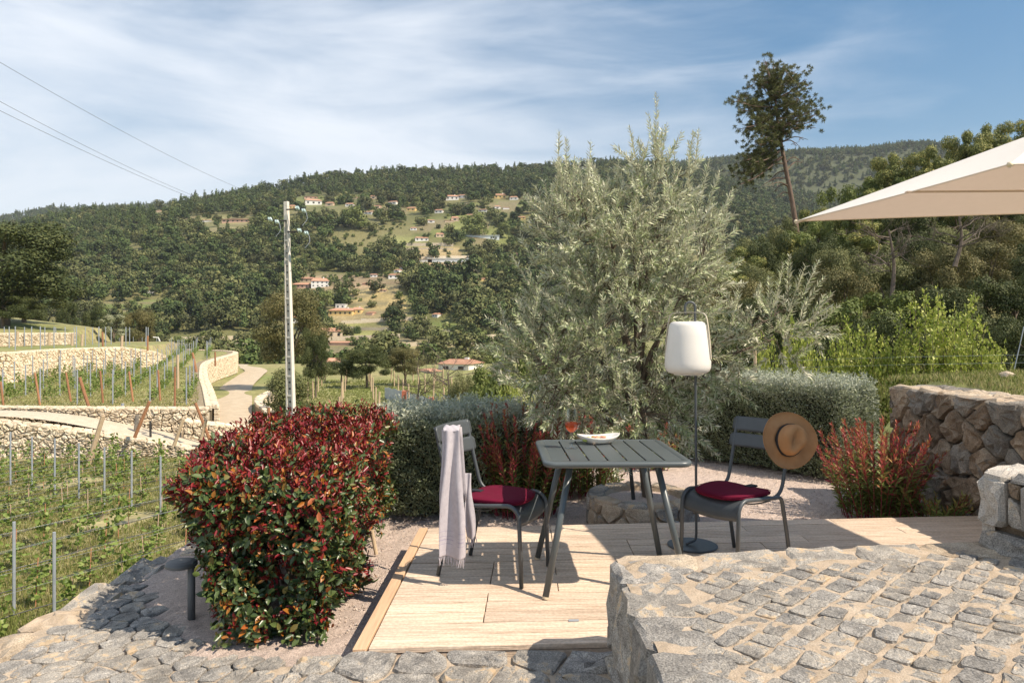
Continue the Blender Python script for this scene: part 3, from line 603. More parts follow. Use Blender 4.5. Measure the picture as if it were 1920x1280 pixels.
# ---------------------------------------------------------------- right garden wall
WX = 3.65
gw = thing('garden_wall', 'brown rubble stone wall with a pale cap behind the red plant at the right', 'stone wall', (3.9, 5.0, -.16))
def wtop(y): return .93+.02*math.sin(y*2.2)
MB().prism([(WX+.05, 2.2), (WX+.5, 2.2), (WX+.5, 6.85), (WX+.05, 6.85)], -.3, .88).build('wall_body', m_mortard, gw, world=True)
wp = cells(4.7, 1.08, .25, .215, .44)
masonry(gw, lambda u, v, h: (WX-h, 6.87-u, -.17+v), wp, [m_wbrown, m_wgrey, m_wbrown, m_wgrey, m_wbrown], gap=.010, depth=.10, bulge=.045, n=12, rough=.6, name='stone')
small = MB()
for k in range(170):
    u, v = random.uniform(0, 4.6), random.uniform(0, 1.0); r = random.uniform(.012, .035)
    V_, F_ = stone_verts([(u-r, v-r*.7), (u+r, v-r*.8), (u+r*.9, v+r*.8), (u-r*.8, v+r*.7)], 0, .03, .02, 6, .3); small.cur = random.randrange(2); small.add([(WX+.012-h, 6.87-a, -.17+b) for a, b, h in V_], F_)
small.build('chinking_stones', [m_wbrown, m_wgrey], gw, kind='stuff', world=True)
masonry(gw, lambda u, v, h: (WX-.03+v, 6.87-u, .893+h), cells(4.7, .52, .36, .27, .3), [m_granw, m_granw, m_wgrey, m_mortar], gap=.004, depth=.08, bulge=.015, n=12, rough=.8, name='cap_stone')
masonry(gw, lambda u, v, h: (WX+.04+u, 6.86+h, -.17+v), cells(.46, 1.05, .25, .25, .3), [m_wbrown, m_wgrey], gap=.015, depth=.08, bulge=.03, n=10, name='stone')
for (px, py, d, s, lab) in ((1765, 712, 7.2, .15, 'pale angular boulder on the grass behind the garden wall'), (1810, 716, 7.1, .12, 'small flat grey stone on the grass behind the garden wall'), (1838, 716, 7.0, .10, 'low brown stone lying in the grass at the wall head'), (1888, 716, 8.2, .09, 'reddish stone near the top right of the grass strip')):
    c = at_d(px, py, d); mb = bmesh.new(); bmesh.ops.create_icosphere(mb, subdivisions=2, radius=1)
    for v in mb.verts: v.co = Vector((v.co.x*s, v.co.y*s*.8, v.co.z*s*.62))*(1+random.uniform(-.13, .13))
    me = bpy.data.meshes.new('boulder'); mb.to_mesh(me); mb.free(); me.materials.append(random.choice([m_granw, m_wgrey])); o = link('boulder', me, loc=(c.x, c.y, Hs(c.x, c.y)+s*.3)); tag(o, lab, 'boulder')
# ---------------------------------------------------------------- round planter
PCx, PCy, PR = 1.08, 5.98, .46
pl = thing('stone_planter', 'low round ring of mortared stones at the foot of the olive tree', 'planter', (PCx, PCy, -.16))
MB().lathe([(PR-.03, -.02), (PR-.03, .225), (PR-.15, .225), (PR-.17, .17), (0.001, .19)], (0, 0, 0), 40).build('planter_body', m_mortar, pl)
def mcyl(u, v, h):
    a = u/PR; return (PCx+(PR-.02+h)*math.cos(a), PCy+(PR-.02+h)*math.sin(a), -.16+v)
masonry(pl, mcyl, cells(2*math.pi*PR, .225, .21, .15, .34), [m_granw, m_granite, m_granw, m_paleblock], gap=.008, depth=.04, bulge=.022, n=12)
masonry(pl, lambda u, v, h: (PCx+(PR-.155+v)*math.cos(u/(PR-.08)), PCy+(PR-.155+v)*math.sin(u/(PR-.08)), .068+h), cells(2*math.pi*(PR-.08), .15, .21, .15, .22, brick=0), [m_granw, m_mortar, m_granite], gap=.006, depth=.03, bulge=.016, n=10, name='cap_stone')
MB().lathe([(.001, .012), (.16, .006), (.31, -.005), (PR-.14, -.02)], (0, 0, .2), 30).build('gravel_fill', m_gravel, pl)
# ---------------------------------------------------------------- table
tb = thing('garden_table', 'square anthracite slatted metal table with four splayed legs', 'table', (.555, 4.19, 0), math.radians(1.6))
hw = .40; TZ = .74
def rr(h, r, n=6):
    o = []
    for cx, cy, a0 in ((h-r, h-r, 0), (-h+r, h-r, 90), (-h+r, -h+r, 180), (h-r, -h+r, 270)):
        for i in range(n+1):
            a = math.radians(a0+90*i/n); o.append((cx+r*math.cos(a), cy+r*math.sin(a)))
    return o
ring = MB(); rows = []
for h, z, r in ((hw-.052, TZ-.006, .02), (hw-.050, TZ, .022), (hw-.014, TZ, .058), (hw-.004, TZ-.004, .064), (hw, TZ-.013, .066), (hw-.003, TZ-.026, .064), (hw-.012, TZ-.032, .058), (hw-.03, TZ-.028, .04)):
    p = rr(h, r); rows.append([(x, y, z) for x, y in p+p[:1]])
ring.grid(rows); ring.build('frame', m_metal2, tb, smooth=True)
W0 = 2*(hw-.050); gap = .0095; sw = (W0-8*gap*0-6*gap)/7
for k in range(7):
    x0 = -(hw-.050)+k*(sw+gap); o = MB().box((x0+sw/2, 0, TZ-.0035), (sw, W0, .006)).build('slat', m_metal2, tb, bevel=.0015)
for y in (-.25, .25): MB().box((0, y, TZ-.018), (.68, .03, .02)).build('crossbar', m_metal2, tb)
for sx_ in (-1, 1):
    for sy_ in (-1, 1):
        a = Vector((sx_*.235, sy_*.22, TZ-.02)); b = Vector((sx_*.385, sy_*.335, .012))
        o = MB().tube([a, b], [.0185, .0175], 16).build('leg', m_metal2, tb, smooth=True); f = MB().tube([b+(a-b).normalized()*.002, b-(a-b).normalized()*.010], [.0188, .017], 16).build('foot_cap', m_foot, o)
# ---------------------------------------------------------------- chairs
def make_chair(label, loc, rz):
    c = thing('metal_chair', label, 'chair', loc, rz, None)
    rad = .0122
    for s in (-1, 1):
        y = s*.205
        p = [(.245, y, .004), (.232, y, .30)]+[tuple(v) for v in arc((.232-.075, y, .375), .075, 0, 90, 6)][1:]+[(.02, y, .437), (-.14, y, .425)]+[tuple(v) for v in arc((-.15, y, .375), .05, 90, 160, 5)]+[(-.245, y, .20), (-.285, y, .004)]
        p[1] = (.2325, y, .33)
        MB().tube(p, rad, 12).build('side_frame', m_metal, c, smooth=True)
        yb = s*.195
        st = smooth_path([(-.06, s*.19, .427), (-.145, yb, .428), (-.205, yb, .47), (-.235, yb, .56), (-.275, yb, .72), (-.31, yb, .865)], 5)
        MB().tube(st, rad*.93, 12).build('back_post', m_metal, c, smooth=True)
    for (xa, za, xb, zb, bow) in ((-.175, .424, -.08, .428, .003), (-.072, .430, .025, .436, .003), (.033, .438, .128, .444, .002)):
        rows = [[(xa+(xb-xa)*u, y, za+(zb-za)*u-.018*(1-(y/.2)**2)) for y in np.linspace(-.2, .2, 13)] for u in (0, .5, 1)]
        o = MB().grid(rows).build('seat_slat', m_metal, c, smooth=True); sd = o.modifiers.new('solid', 'SOLIDIFY'); sd.thickness = .004
    rows = []
    for u in np.linspace(0, 1, 9):
        a = math.radians(100*u); x = .136+.088*math.sin(a)+.0; z = .355+.09*math.cos(a)
        rows.append([(x, y, z-.018*(1-(y/.205)**2)) for y in np.linspace(-.205, .205, 15)])
    o = MB().grid(rows).build('front_slat', m_metal, c, smooth=True); sd = o.modifiers.new('solid', 'SOLIDIFY'); sd.thickness = .004
    for z0, z1, hw_ in ((.676, .762, .222), (.776, .868, .215)):
        def bx(z): return -.235-(z-.56)*.247
        n, rows = 17, []
        for v in np.linspace(0, 1, 7):
            z = z0+(z1-z0)*v; k = min(v, 1-v)*(z1-z0); cut = .016-math.sqrt(max(0, .016**2-max(0, .016-k)**2))
            rows.append([(bx(z)+.014-.035*(1-(y/.22)**2), y, z) for y in np.linspace(-hw_+cut, hw_-cut, n)])
        o = MB().grid(rows).build('back_slat', m_metal, c, smooth=True); sd = o.modifiers.new('solid', 'SOLIDIFY'); sd.thickness = .005; sd.offset = 0
    MB().tube(smooth_path([(-.10, -.19, .41), (-.02, -.1, .385), (-.02, .1, .385), (-.10, .19, .41)], 6), .005, 6).build('under_rail', m_metal, c, smooth=True)
    return c
def cushion(label, loc, rz):
    t_ = thing('seat_cushion', label, 'cushion', loc, rz)
    n, rows = 21, []
    def outline(a):
        x, y = math.cos(a), math.sin(a); e = 3.4; r = (abs(x)**e+abs(y)**e)**(-1/e); return r*x*.190, r*y*(.195-.012*x)
    prof = [(.0, .031), (.5, .031), (.82, .029), (.94, .024), (.99, .015), (1.0, .008), (.97, .0), (.6, -.002), (0, -.002)]
    for k, z in prof: rows.append([Vector((outline(a)[0]*max(k, .001), outline(a)[1]*max(k, .001), z-.014*(1-min(1, (outline(a)[1]*k/.2)**2)))) for a in np.linspace(0, 2*math.pi, 49)])
    MB().grid(rows).build('pad', m_cush, t_, smooth=True)
    pip = [(outline(a)[0], outline(a)[1], .0285-.006-.014*(1-min(1, (outline(a)[1]/.2)**2))) for a in np.linspace(0, 2*math.pi, 60)]
    MB().tube([Vector(p)*1.0+Vector((0, 0, -.002)) for p in pip], .0022, 6).build('piping', m_cush, t_, smooth=True)
    MB().box((-.165, .02, .016), (.075, .05, .012)).build('strap_tab', m_strap, t_, bevel=.004, seg=2)
    MB().tube(smooth_path([(-.08, -.06, -.01), (-.04, -.02, -.045), (.03, .05, -.045), (.06, .07, -.01)], 5), .004, 6).build('strap', m_strap, t_, smooth=True)
    return t_
r1 = math.radians(-24.0); L1 = Vector((-.088, 4.285, 0))
ch1 = make_chair('anthracite metal chair left of the table with a towel over its back', L1, r1)
def onchair(L, r, p): return L+Matrix.Rotation(r, 3, 'Z') @ Vector(p)
cushion('burgundy cushion on the left chair beside the hanging towel', onchair(L1, r1, (.018, 0, .447)), r1)
r2 = math.radians(216.5); L2 = Vector((1.36, 4.42, 0))
ch2 = make_chair('anthracite metal chair right of the table with a hat on its backrest', L2, r2)
cushion('burgundy cushion on the right chair below the hat', onchair(L2, r2, (.018, 0, .447)), r2)
# towel
tw = thing('towel', 'pale lilac grey towel with fringe hanging over the left chair back', 'towel', (-.38, 4.06, .88))
def towel_panel(x0t, x1t, x0b, x1b, y0, zt, zb, amp, ph, name='cloth', n=26, mrows=34, curl=True):
    rows = []
    for j in range(mrows):
        v = j/(mrows-1); z = zt+(zb-zt)*v; xa = x0t+(x0b-x0t)*v; xb = x1t+(x1b-x1t)*v; row = []
        for i in range(n):
            u = i/(n-1); f = math.sin(u*7.5+ph+v*1.9)*.75+math.sin(u*12+ph*2-v*3.5)*.16*(1-v*.4)+math.sin(u*3+v*6)*.35
            y = y0-amp*(f*(.45+.55*v))-.012*math.sin(v*3.0)
            row.append(Vector((xa+(xb-xa)*u+.006*math.sin(v*7+u*3), y, z+.006*math.sin(u*6+ph)*v)))
        rows.append(row)
    o = MB().grid(rows).build(name, m_towel, tw, world=True, smooth=True); s = o.modifiers.new('solid', 'SOLIDIFY'); s.thickness = .003
    sb = o.modifiers.new('sub', 'SUBSURF'); sb.levels = sb.render_levels = 1
    return rows[-1]
e1 = towel_panel(-.372, -.296, -.412, -.256, 4.030, .878, .165, .026, .3)
e2 = towel_panel(-.275, -.235, -.262, -.205, 4.11, .62, .25, .010, 1.9)
e3 = towel_panel(-.400, -.372, -.405, -.34, 4.075, .872, .30, .010, 4.2)
rows = []
for j in range(10):
    a = math.radians(-20+200*j/9); rows.append([Vector((-.385+.090*i/9, 4.075-.050*math.cos(a)+.03*(j/9), .872+.022*math.sin(a)+.004*math.sin(i*1.7+j))) for i in range(10)])
o = MB().grid(rows).build('fold_over', m_towel, tw, world=True, smooth=True); s = o.modifiers.new('solid', 'SOLIDIFY'); s.thickness = .003
rows = []
for j in range(8):
    v = j/7; rows.append([Vector((-.385+.10*i/7+.03*v, 4.09+.012*math.sin(i*1.3), .885-.42*v)) for i in range(8)])
o = MB().grid(rows).build('inner_layer', m_towel, tw, world=True, smooth=True); s = o.modifiers.new('solid', 'SOLIDIFY'); s.thickness = .003
fr = MB()
for e, k in ((e1, 22), (e2, 9), (e3, 6)):
    for i in range(k):
        p = e[int(i*(len(e)-1)/(k-1))]; dx = random.uniform(-.006, .006); l = random.uniform(.03, .055)
        fr.tube([p, p+Vector((dx, 0, -l*.5)), p+Vector((dx*1.8+random.uniform(-.004, .004), random.uniform(-.004, .004), -l))], [.0022, .0026, .0016], 5)
fr.build('fringe', m_towel, tw, world=True)
st = mat('lilac_stripe_thread', [(.30, .26, .36), (.36, .32, .42)], rough=.9)
for v0 in (.10, .13, .135, .16, .2):
    def cl(x0t, x1t, x0b, x1b, y0, zt, zb, amp, ph, v):
        z = zt+(zb-zt)*v; xa = x0t+(x0b-x0t)*v; xb = x1t+(x1b-x1t)*v; o_ = []
        for i in range(40):
            u = i/39; f = math.sin(u*7.5+ph+v*1.9)*.75+math.sin(u*12+ph*2-v*3.5)*.16*(1-v*.4)+math.sin(u*3+v*6)*.35
            o_.append(Vector((xa+(xb-xa)*u+.006*math.sin(v*7+u*3), y0-amp*(f*(.45+.55*v))-.012*math.sin(v*3.0)-.003, z+.006*math.sin(u*6+ph)*v)))
        return o_
    MB().tube(cl(-.372, -.296, -.412, -.256, 4.030, .878, .165, .026, .3, 1-v0), .0011, 4).build('stripe', st, tw, world=True)
# hat on the right chair
HC = Vector((1.62, 4.22, .79)); ax = Vector((.10, -.93, .20)).normalized()
hat = thing('fedora_hat', 'camel felt hat with black ribbon hung on the right chair back', 'hat', HC)
upv = (Vector((.35, 0, 1))-ax*ax.dot(Vector((.35, 0, 1)))).normalized(); rt = upv.cross(ax)
Rm = Matrix((rt, upv, ax)).transposed()
def hf(kind):
    def f(v):
        x, y, z = v; a = math.atan2(y, x); r = math.hypot(x, y)
        if kind == 'brim': z += .016*math.sin(2*a+.6)*(r/.165)**2+.004*math.sin(5*a)
        else:
            y *= 1.10; x *= .94; t = max(0, min(1, z/.105))
            pinch = math.exp(-((y+.055)/.035)**2)*t*t; x *= 1-.42*pinch
            if t > .7: z -= .030*math.exp(-(x/.022)**2)*math.exp(-((y)/.06)**2)*((t-.7)/.3)
            z += .010*t*(y/.08)
        return Rm @ Vector((x, y, z))
    return f
o = MB().lathe([(.085, .004), (.10, .0), (.125, -.003), (.15, .0), (.160, .004), (.164, .008), (.1655, .010)], (0, 0, 0), 64, hf('brim')).build('brim', m_hat, hat, smooth=True); s = o.modifiers.new('solid', 'SOLIDIFY'); s.thickness = .0032
prof = [(.0865, .002), (.085, .02), (.083, .045), (.079, .075), (.072, .093), (.060, .1045), (.045, .1085), (.03, .108), (.015, .1065), (.001, .106)]
o = MB().lathe(prof, (0, 0, 0), 64, hf('crown')).build('crown', m_hat, hat, smooth=True); sb = o.modifiers.new('sub', 'SUBSURF'); sb.levels = sb.render_levels = 1
MB().lathe([(.0885, .003), (.0890, .012), (.0875, .031), (.0850, .0315)], (0, 0, 0), 64, hf('crown')).build('ribbon', m_band, hat, smooth=True)
# wine glass
gl = thing('wine_glass', 'stemmed glass of rose wine on the left side of the table', 'wine glass', (.352, 4.24, TZ)); gl.scale = (1.06, 1.06, 1.06)
out = [(.001, .002), (.034, .002), (.035, .004), (.012, .008), (.0045, .014), (.0035, .03), (.0035, .075), (.006, .083), (.020, .092), (.034, .108), (.0405, .128), (.040, .15), (.036, .185), (.0315, .222)]
inn = [(.0307, .222), (.0352, .185), (.0392, .15), (.0397, .128), (.0332, .109), (.0195, .0935), (.006, .088), (.001, .087)]
MB().lathe(out, (0, 0, 0), 40).build('glass_body', m_glass, gl, smooth=True)
MB().lathe([(.001, .0885), (.006, .0893), (.0193, .0948), (.0328, .1102), (.0392, .1285), (.0391, .143), (.001, .143)], (0, 0, 0), 40).build('wine', m_wine, gl, smooth=True)
# dish with snacks
ds = thing('oval_dish', 'white oval bowl of olives and snacks on the table', 'dish', (.53, 4.42, TZ+.001), math.radians(12))
def ov(v): return Vector((v.x*1.0, v.y*.62, v.z+.020*(v.x/.14)**2*(1 if v.z > .01 else 0)))
MB().lathe([(.001, .0), (.07, .0), (.105, .012), (.130, .030), (.136, .040), (.132, .0415), (.122, .033), (.098, .018), (.06, .009), (.001, .008)], (0, 0, 0), 48, ov).build('bowl', m_dish, ds, smooth=True)
sd_ = thing('small_dish', 'little round dip dish sitting in the oval bowl', 'dish', (.565, 4.43, TZ+.022), 0)
MB().lathe([(.001, 0), (.03, 0), (.043, .012), (.046, .026), (.043, .026), (.038, .012), (.001, .006)], (0, 0, 0), 32).build('bowl', m_dish, sd_, smooth=True)
def blob(name, m, c, s, lab, cat, grp):
    b = bmesh.new(); bmesh.ops.create_icosphere(b, subdivisions=2, radius=1)
    for v in b.verts: v.co = Vector((v.co.x*s[0], v.co.y*s[1], v.co.z*s[2]))*(1+random.uniform(-.05, .05))
    me = bpy.data.meshes.new(name); b.to_mesh(me); b.free(); me.materials.append(m); me.polygons.foreach_set('use_smooth', [True]*len(me.polygons)); o = link(name, me, loc=c); tag(o, lab, cat, grp); return o
for k in range(11):
    c = Vector((.53, 4.42, TZ))+Matrix.Rotation(.2, 3, 'Z') @ Vector((random.uniform(-.105, -.03), random.uniform(-.045, .04), .026+random.uniform(0, .010))); blob('green_olive', m_olivef, c, (.0115, .009, .009), 'green olive heaped in the left end of the oval bowl', 'olive', 'olives in the oval bowl')
for k in range(9):
    c = Vector((.53, 4.42, TZ))+Matrix.Rotation(.2, 3, 'Z') @ Vector((random.uniform(-.025, .11), random.uniform(-.05, .03), .034+random.uniform(0, .012))); blob('toasted_bite', m_bite, c, (.016, .010, .007), 'orange pink toasted morsel in the right half of the oval bowl', 'snack', 'snacks in the oval bowl')
# lamp stand and lantern
LX, LY = 1.20, 4.79
ls = thing('lamp_stand', 'thin anthracite hook stand on a round base holding the white lantern', 'lamp stand', (LX, LY, 0))
MB().lathe([(.001, 0), (.160, 0), (.164, .004), (.164, .009), (.158, .012), (.001, .012)], (0, 0, 0), 48).build('base_plate', m_metal, ls, smooth=False)
rod = smooth_path([(-.045, -.02, .018), (-.02, -.01, .026), (.018, .0, .04), (.026, 0, .08)], 4)+[Vector((.022, 0, 1.0)), Vector((.018, 0, 1.50))]+[Vector((-.015+.033*math.cos(math.radians(a)), 0, 1.585+.035*math.sin(math.radians(a)))) for a in range(0, 181, 20)]+[Vector((-.048, 0, 1.55)), Vector((-.046, 0, 1.535))]
MB().tube(rod, .0085, 12).build('rod', m_metal, ls, smooth=True)
ln = thing('lantern', 'white rounded lantern with a beige strap handle hanging from the hook stand', 'lantern', (LX-.038, LY-.03, 1.145))
MB().lathe([(.001, 0), (.095, .0), (.118, .006), (.140, .02), (.149, .045), (.150, .075), (.142, .16), (.131, .25), (.122, .315), (.112, .336), (.095, .345), (.001, .346)], (0, 0, 0), 56).build('shade', m_shade, ln, smooth=True)
MB().lathe([(.001, -.006), (.09, -.006), (.09, .0), (.001, .0)], (0, 0, 0), 40).build('base_disc', m_shade, ln)
hp = []
al = math.radians(-8)
pth = [Vector((-.152, 0, .10)), Vector((-.147, 0, .19)), Vector((-.134, 0, .31)), Vector((-.126, 0, .36))]+[Vector((-.083+.04*math.cos(math.radians(a)), 0, .365+.04*math.sin(math.radians(a)))) for a in (150, 120, 90)]+[Vector((0, 0, .406))]+[Vector((.083+.04*math.cos(math.radians(a)), 0, .365+.04*math.sin(math.radians(a)))) for a in (90, 60, 30)]+[Vector((.126, 0, .36)), Vector((.134, 0, .31)), Vector((.147, 0, .19)), Vector((.152, 0, .10))]
rot = Matrix.Rotation(math.radians(-28), 3, 'Z')
mbh = MB(); pr = [rot @ p for p in pth]; R_ = []
for i, p in enumerate(pr):
    d = (pr[min(i+1, len(pr)-1)]-pr[max(i-1, 0)]).normalized(); y = rot @ Vector((0, 1, 0)); nrm = d.cross(y).normalized()
    R_.append([p+y*.011+nrm*.002, p+y*.011-nrm*.002, p-y*.011-nrm*.002, p-y*.011+nrm*.002, p+y*.011+nrm*.002])
mbh.grid(R_); mbh.build('strap_handle', m_handle, ln)
# bollard light
bo = thing('bollard_light', 'short grey mushroom path light at the left of the red hedge', 'path light', (-1.75, 3.93, -.17))
MB().tube([(0, 0, 0), (0, 0, .345)], .020, 16).build('post', m_bollard, bo, smooth=True)
MB().lathe([(.001, .352), (.05, .35), (.075, .343), (.083, .333), (.083, .322), (.078, .318), (.001, .318)], (-.055, 0, 0), 36).build('head', m_bollard, bo, smooth=False)
MB().lathe([(.001, .316), (.05, .308), (.07, .317)], (-.055, 0, 0), 36).build('lens', m_shade, bo, smooth=True)
# ---------------------------------------------------------------- parasol
A = at_d(1492, 415, 5.41); B = at_d(1893, 309, 3.54); B.z = A.z
Dc = A+Vector((2.0, -.33, .02)); Cc = B+Vector((1.95, -.22, .02)); ap = Vector((3.26, 4.30, 2.66))
pr_ = thing('parasol', 'cream square parasol canopy reaching in from the right edge', 'parasol', (5.3, 3.3, 0))
def gorepanel(P, Q, apx, n=14, m=12):
    rows = []
    for i in range(m+1):
        t = i/m; a = P.lerp(apx, t); b = Q.lerp(apx, t); row = []
        for k in range(n+1):
            u = k/n; v = a.lerp(b, u); sg = math.sin(math.pi*u)*(1-t)*.03; inn_ = (apx-((P+Q)/2)); inn_.z = 0; inn_.normalize(); v = v+inn_*sg*1.0; v.z -= .02*math.sin(math.pi*u)*math.sin(math.pi*t); row.append(v)
        rows.append(row)
    return rows
ring_ = [A, B, Cc, Dc]
for i in range(4):
    o = MB().grid(gorepanel(ring_[(i+1) % 4], ring_[i], ap)).build('canopy_panel', m_canvas, pr_, world=True, smooth=True)
for i in range(4):
    P = ring_[i]; MB().tube([P+Vector((0, 0, -.012)), P.lerp(ap, .5)+Vector((0, 0, -.018)), ap+Vector((0, 0, -.03))], .009, 8).build('rib', m_seam, pr_, world=True)
MB().box(A.lerp(B, .62).lerp(Vector((3.6, 4.2, 2.29)), .5)+Vector((0, 0, -.02)), ((Vector((3.6, 4.2, 2.29))-A.lerp(B, .62)).length, .035, .006), rz=math.atan2(4.2-A.lerp(B, .62).y, 3.6-A.lerp(B, .62).x)).build('strap', m_canvas, pr_, world=True)
for i in range(4):
    P, Q = ring_[i], ring_[(i+1) % 4]; rw0 = gorepanel(P, Q, ap)[0]; MB().tube(rw0, .0042, 6).build('hem', m_seam, pr_, world=True)
for P in ring_: MB().lathe([(.001, -.012), (.012, -.01), (.014, 0), (.010, .01), (.001, .012)], P, 10).build('rib_end', m_foot, pr_, world=True, smooth=True)
MB().tube([ap+Vector((0, 0, -.12)), ap+Vector((0, 0, .06))], .035, 16).build('hub', m_seam, pr_, world=True)
MB().tube([(5.3, 3.3, .8), (5.3, 3.3, 2.75)], .035, 16).build('mast', m_metal, pr_, world=True, smooth=True)
MB().tube([Vector((5.3, 3.3, 2.72)), ap+Vector((0, 0, .05))], .028, 12).build('arm', m_metal, pr_, world=True, smooth=True)
# ---------------------------------------------------------------- photinia hedge
def core_box(name, c, h, m, parent, wobk=.06):
    b = bmesh.new(); bmesh.ops.create_cube(b, size=2); bmesh.ops.subdivide_edges(b, edges=b.edges[:], cuts=6, use_grid_fill=True)
    for v in b.verts:
        v.co = Vector((v.co.x*h[0], v.co.y*h[1], v.co.z*h[2])); v.co += Vector([random.uniform(-wobk, wobk) for _ in range(3)])+Vector(c)
    me = bpy.data.meshes.new(name); b.to_mesh(me); b.free(); me.materials.append(m); return link(name, me, parent, world=True, kind='stuff')
def photinia():
    R = np.random.default_rng(11)
    hx0, hx1, hy0, hy1, z0, z1 = -1.95, -.90, 3.58, 6.05, -.12, .72
    n = 6800; P = []; Nn = []; up = []
    area = [(hx1-hx0)*(hy1-hy0)*1.5, (hy1-hy0)*.85, (hy1-hy0)*.85, (hx1-hx0)*.85*1.35, (hx1-hx0)*.85*.5]
    ch = R.choice(5, n, p=np.array(area)/sum(area)); a = R.random(n); b = R.random(n)
    X = np.empty(n); Y = np.empty(n); Z = np.empty(n); NX = np.zeros((n, 3))
    for f in range(5):
        k = ch == f; u, v = a[k], b[k]
        if f == 0: X[k] = hx0+(hx1-hx0)*u; Y[k] = hy0+(hy1-hy0)*v; Z[k] = z1; NX[k] = (0, 0, 1)
        if f == 1: X[k] = hx1; Y[k] = hy0+(hy1-hy0)*u; Z[k] = z0+(z1-z0)*v; NX[k] = (1, 0, .1)
        if f == 2: X[k] = hx0; Y[k] = hy0+(hy1-hy0)*u; Z[k] = z0+(z1-z0)*v; NX[k] = (-1, 0, .1)
        if f == 3: X[k] = hx0+(hx1-hx0)*u; Y[k] = hy0; Z[k] = z0+(z1-z0)*v; NX[k] = (0, -1, .1)
        if f == 4: X[k] = hx0+(hx1-hx0)*u; Y[k] = hy1; Z[k] = z0+(z1-z0)*v; NX[k] = (0, 1, .1)
    # rounded shoulders, lumps, a notch between the two shrubs, foot drawn in
    cx, cy = (hx0+hx1)/2, (hy0+hy1)/2; t = np.clip((Z-z0)/(z1-z0), 0, 1)
    lump = .055*np.sin(X*7.3+Z*5)*np.sin(Y*5.1+1)+.045*np.sin(Z*11+Y*7+X*3)
    NX = NX+np.stack([np.clip((X-cx)/(hx1-cx), -1, 1)**5*(t > .8), np.zeros(n), np.zeros(n)], 1)*.6; NX = unit(NX)
    Q = np.stack([X, Y, Z], 1)+NX*lump[:, None]
    Q[:, 0] += np.clip((cx-X)/(cx-hx0), 0, 1)*.34*np.clip((4.35-Y)/.8, 0, 1)
    Q[:, 0] -= np.clip((X-cx)/(hx1-cx), 0, 1)*.10*np.clip((Y-4.2)/1.6, 0, 1)
    notch = np.exp(-((Y-5.0)/.16)**2)*(X > -1.25); Q[:, 0] -= .20*notch*(X > -1.0); Q[:, 2] -= .09*notch*(t > .9)
    Q[:, 2] -= .07*np.clip((np.abs(X-cx)/(hx1-cx)-.75)/.25, 0, 1)**2*(t > .9)
    Q[:, 0] += np.where(X < cx, .12*(1-t)*np.clip(1-(Y-hy0)/2.0, 0, 1)+.05*(1-t), -.04*(1-t)**2); Q[:, 1] += .05*(1-t)**2*(Y < cy)
    Q[:, 2] += np.where(Y > 5.0, .03, 0.)
    depth = R.random(n)**1.8*.20; Q = Q-NX*depth[:, None]
    top = (ch == 0)
    vis = np.clip((t-.2)/.8, 0, 1)
    # each shoot carries a whorl of leaves
    per = 7; S = np.repeat(np.arange(n), per); D0 = unit(NX+np.array([0, 0, .55])+R.normal(size=(n, 3))*.45)
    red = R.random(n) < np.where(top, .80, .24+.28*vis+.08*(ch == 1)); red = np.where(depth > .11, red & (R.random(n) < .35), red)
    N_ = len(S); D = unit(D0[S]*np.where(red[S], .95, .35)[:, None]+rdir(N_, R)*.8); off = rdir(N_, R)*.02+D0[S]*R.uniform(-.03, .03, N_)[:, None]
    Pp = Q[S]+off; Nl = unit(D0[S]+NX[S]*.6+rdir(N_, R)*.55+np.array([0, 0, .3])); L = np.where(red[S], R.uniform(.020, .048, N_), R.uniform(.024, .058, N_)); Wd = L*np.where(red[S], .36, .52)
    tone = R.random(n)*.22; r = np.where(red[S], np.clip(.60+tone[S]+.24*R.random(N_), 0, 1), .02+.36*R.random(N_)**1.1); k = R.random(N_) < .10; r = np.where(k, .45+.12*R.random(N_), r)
    h = thing('photinia_hedge', 'clipped photinia hedge with glossy green leaves and crimson tops left of the deck', 'hedge', (cx, cy, -.15))
    dist = np.linalg.norm(Pp-np.array([0, 0, CZ]), axis=1)+depth[S]*5; order = np.argsort(dist+.12*R.random(N_)*0); pick = order[:300]; rest = order[300:]
    # four shared leaf shapes for the leaves built one by one
    for q in pick:
        d = Vector(D[q]); nn = Vector(Nl[q]); s = d.cross(nn).normalized(); nn = s.cross(d)
        key = 'r%d' % (min(5, int(r[q]*6)))
        if key not in LEAFM:
            V_, F_, _ = leaf_arrays(np.zeros((1, 3)), np.array([[0, 1., 0]]), np.array([[0, 0, 1.]]), 1., .45, 'hex', .25)
            LEAFM[key] = mesh_np('leaf', V_, F_, m_photi, rnd=[int(key[1])/6+.08]*len(F_))
        o = bpy.data.objects.new('leaf', LEAFM[key]); COL.objects.link(o); o.parent = h
        M_ = Matrix((s*-1, d, nn)).transposed().to_4x4(); sc = float(L[q]); M_ = Matrix.Translation(Vector(Pp[q])-h.location) @ M_ @ Matrix.Diagonal((sc*Wd[q]/L[q]/.45, sc, sc, 1)); o.matrix_basis = M_
    link('foliage', leaf_mesh('foliage', Pp[rest], D[rest], Nl[rest], L[rest], Wd[rest], m_photi, 'hex', .22, rnd=r[rest]), h, kind='stuff', world=True)
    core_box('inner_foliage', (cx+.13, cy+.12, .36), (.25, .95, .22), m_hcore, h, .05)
    tw_ = MB()
    for k in range(60):
        x, y = random.uniform(cx-.12, hx1-.2), random.uniform(hy0+.3, hy1-.2); tw_.tube([(x, y, -.17), (x+random.uniform(-.1, .1), y+random.uniform(-.1, .1), .15), (x+random.uniform(-.25, .25), y+random.uniform(-.25, .25), .55)], [.010, .008, .004], 6)
    tw_.build('stems', m_bark, h, kind='stuff', world=True)
LEAFM = {}
photinia()
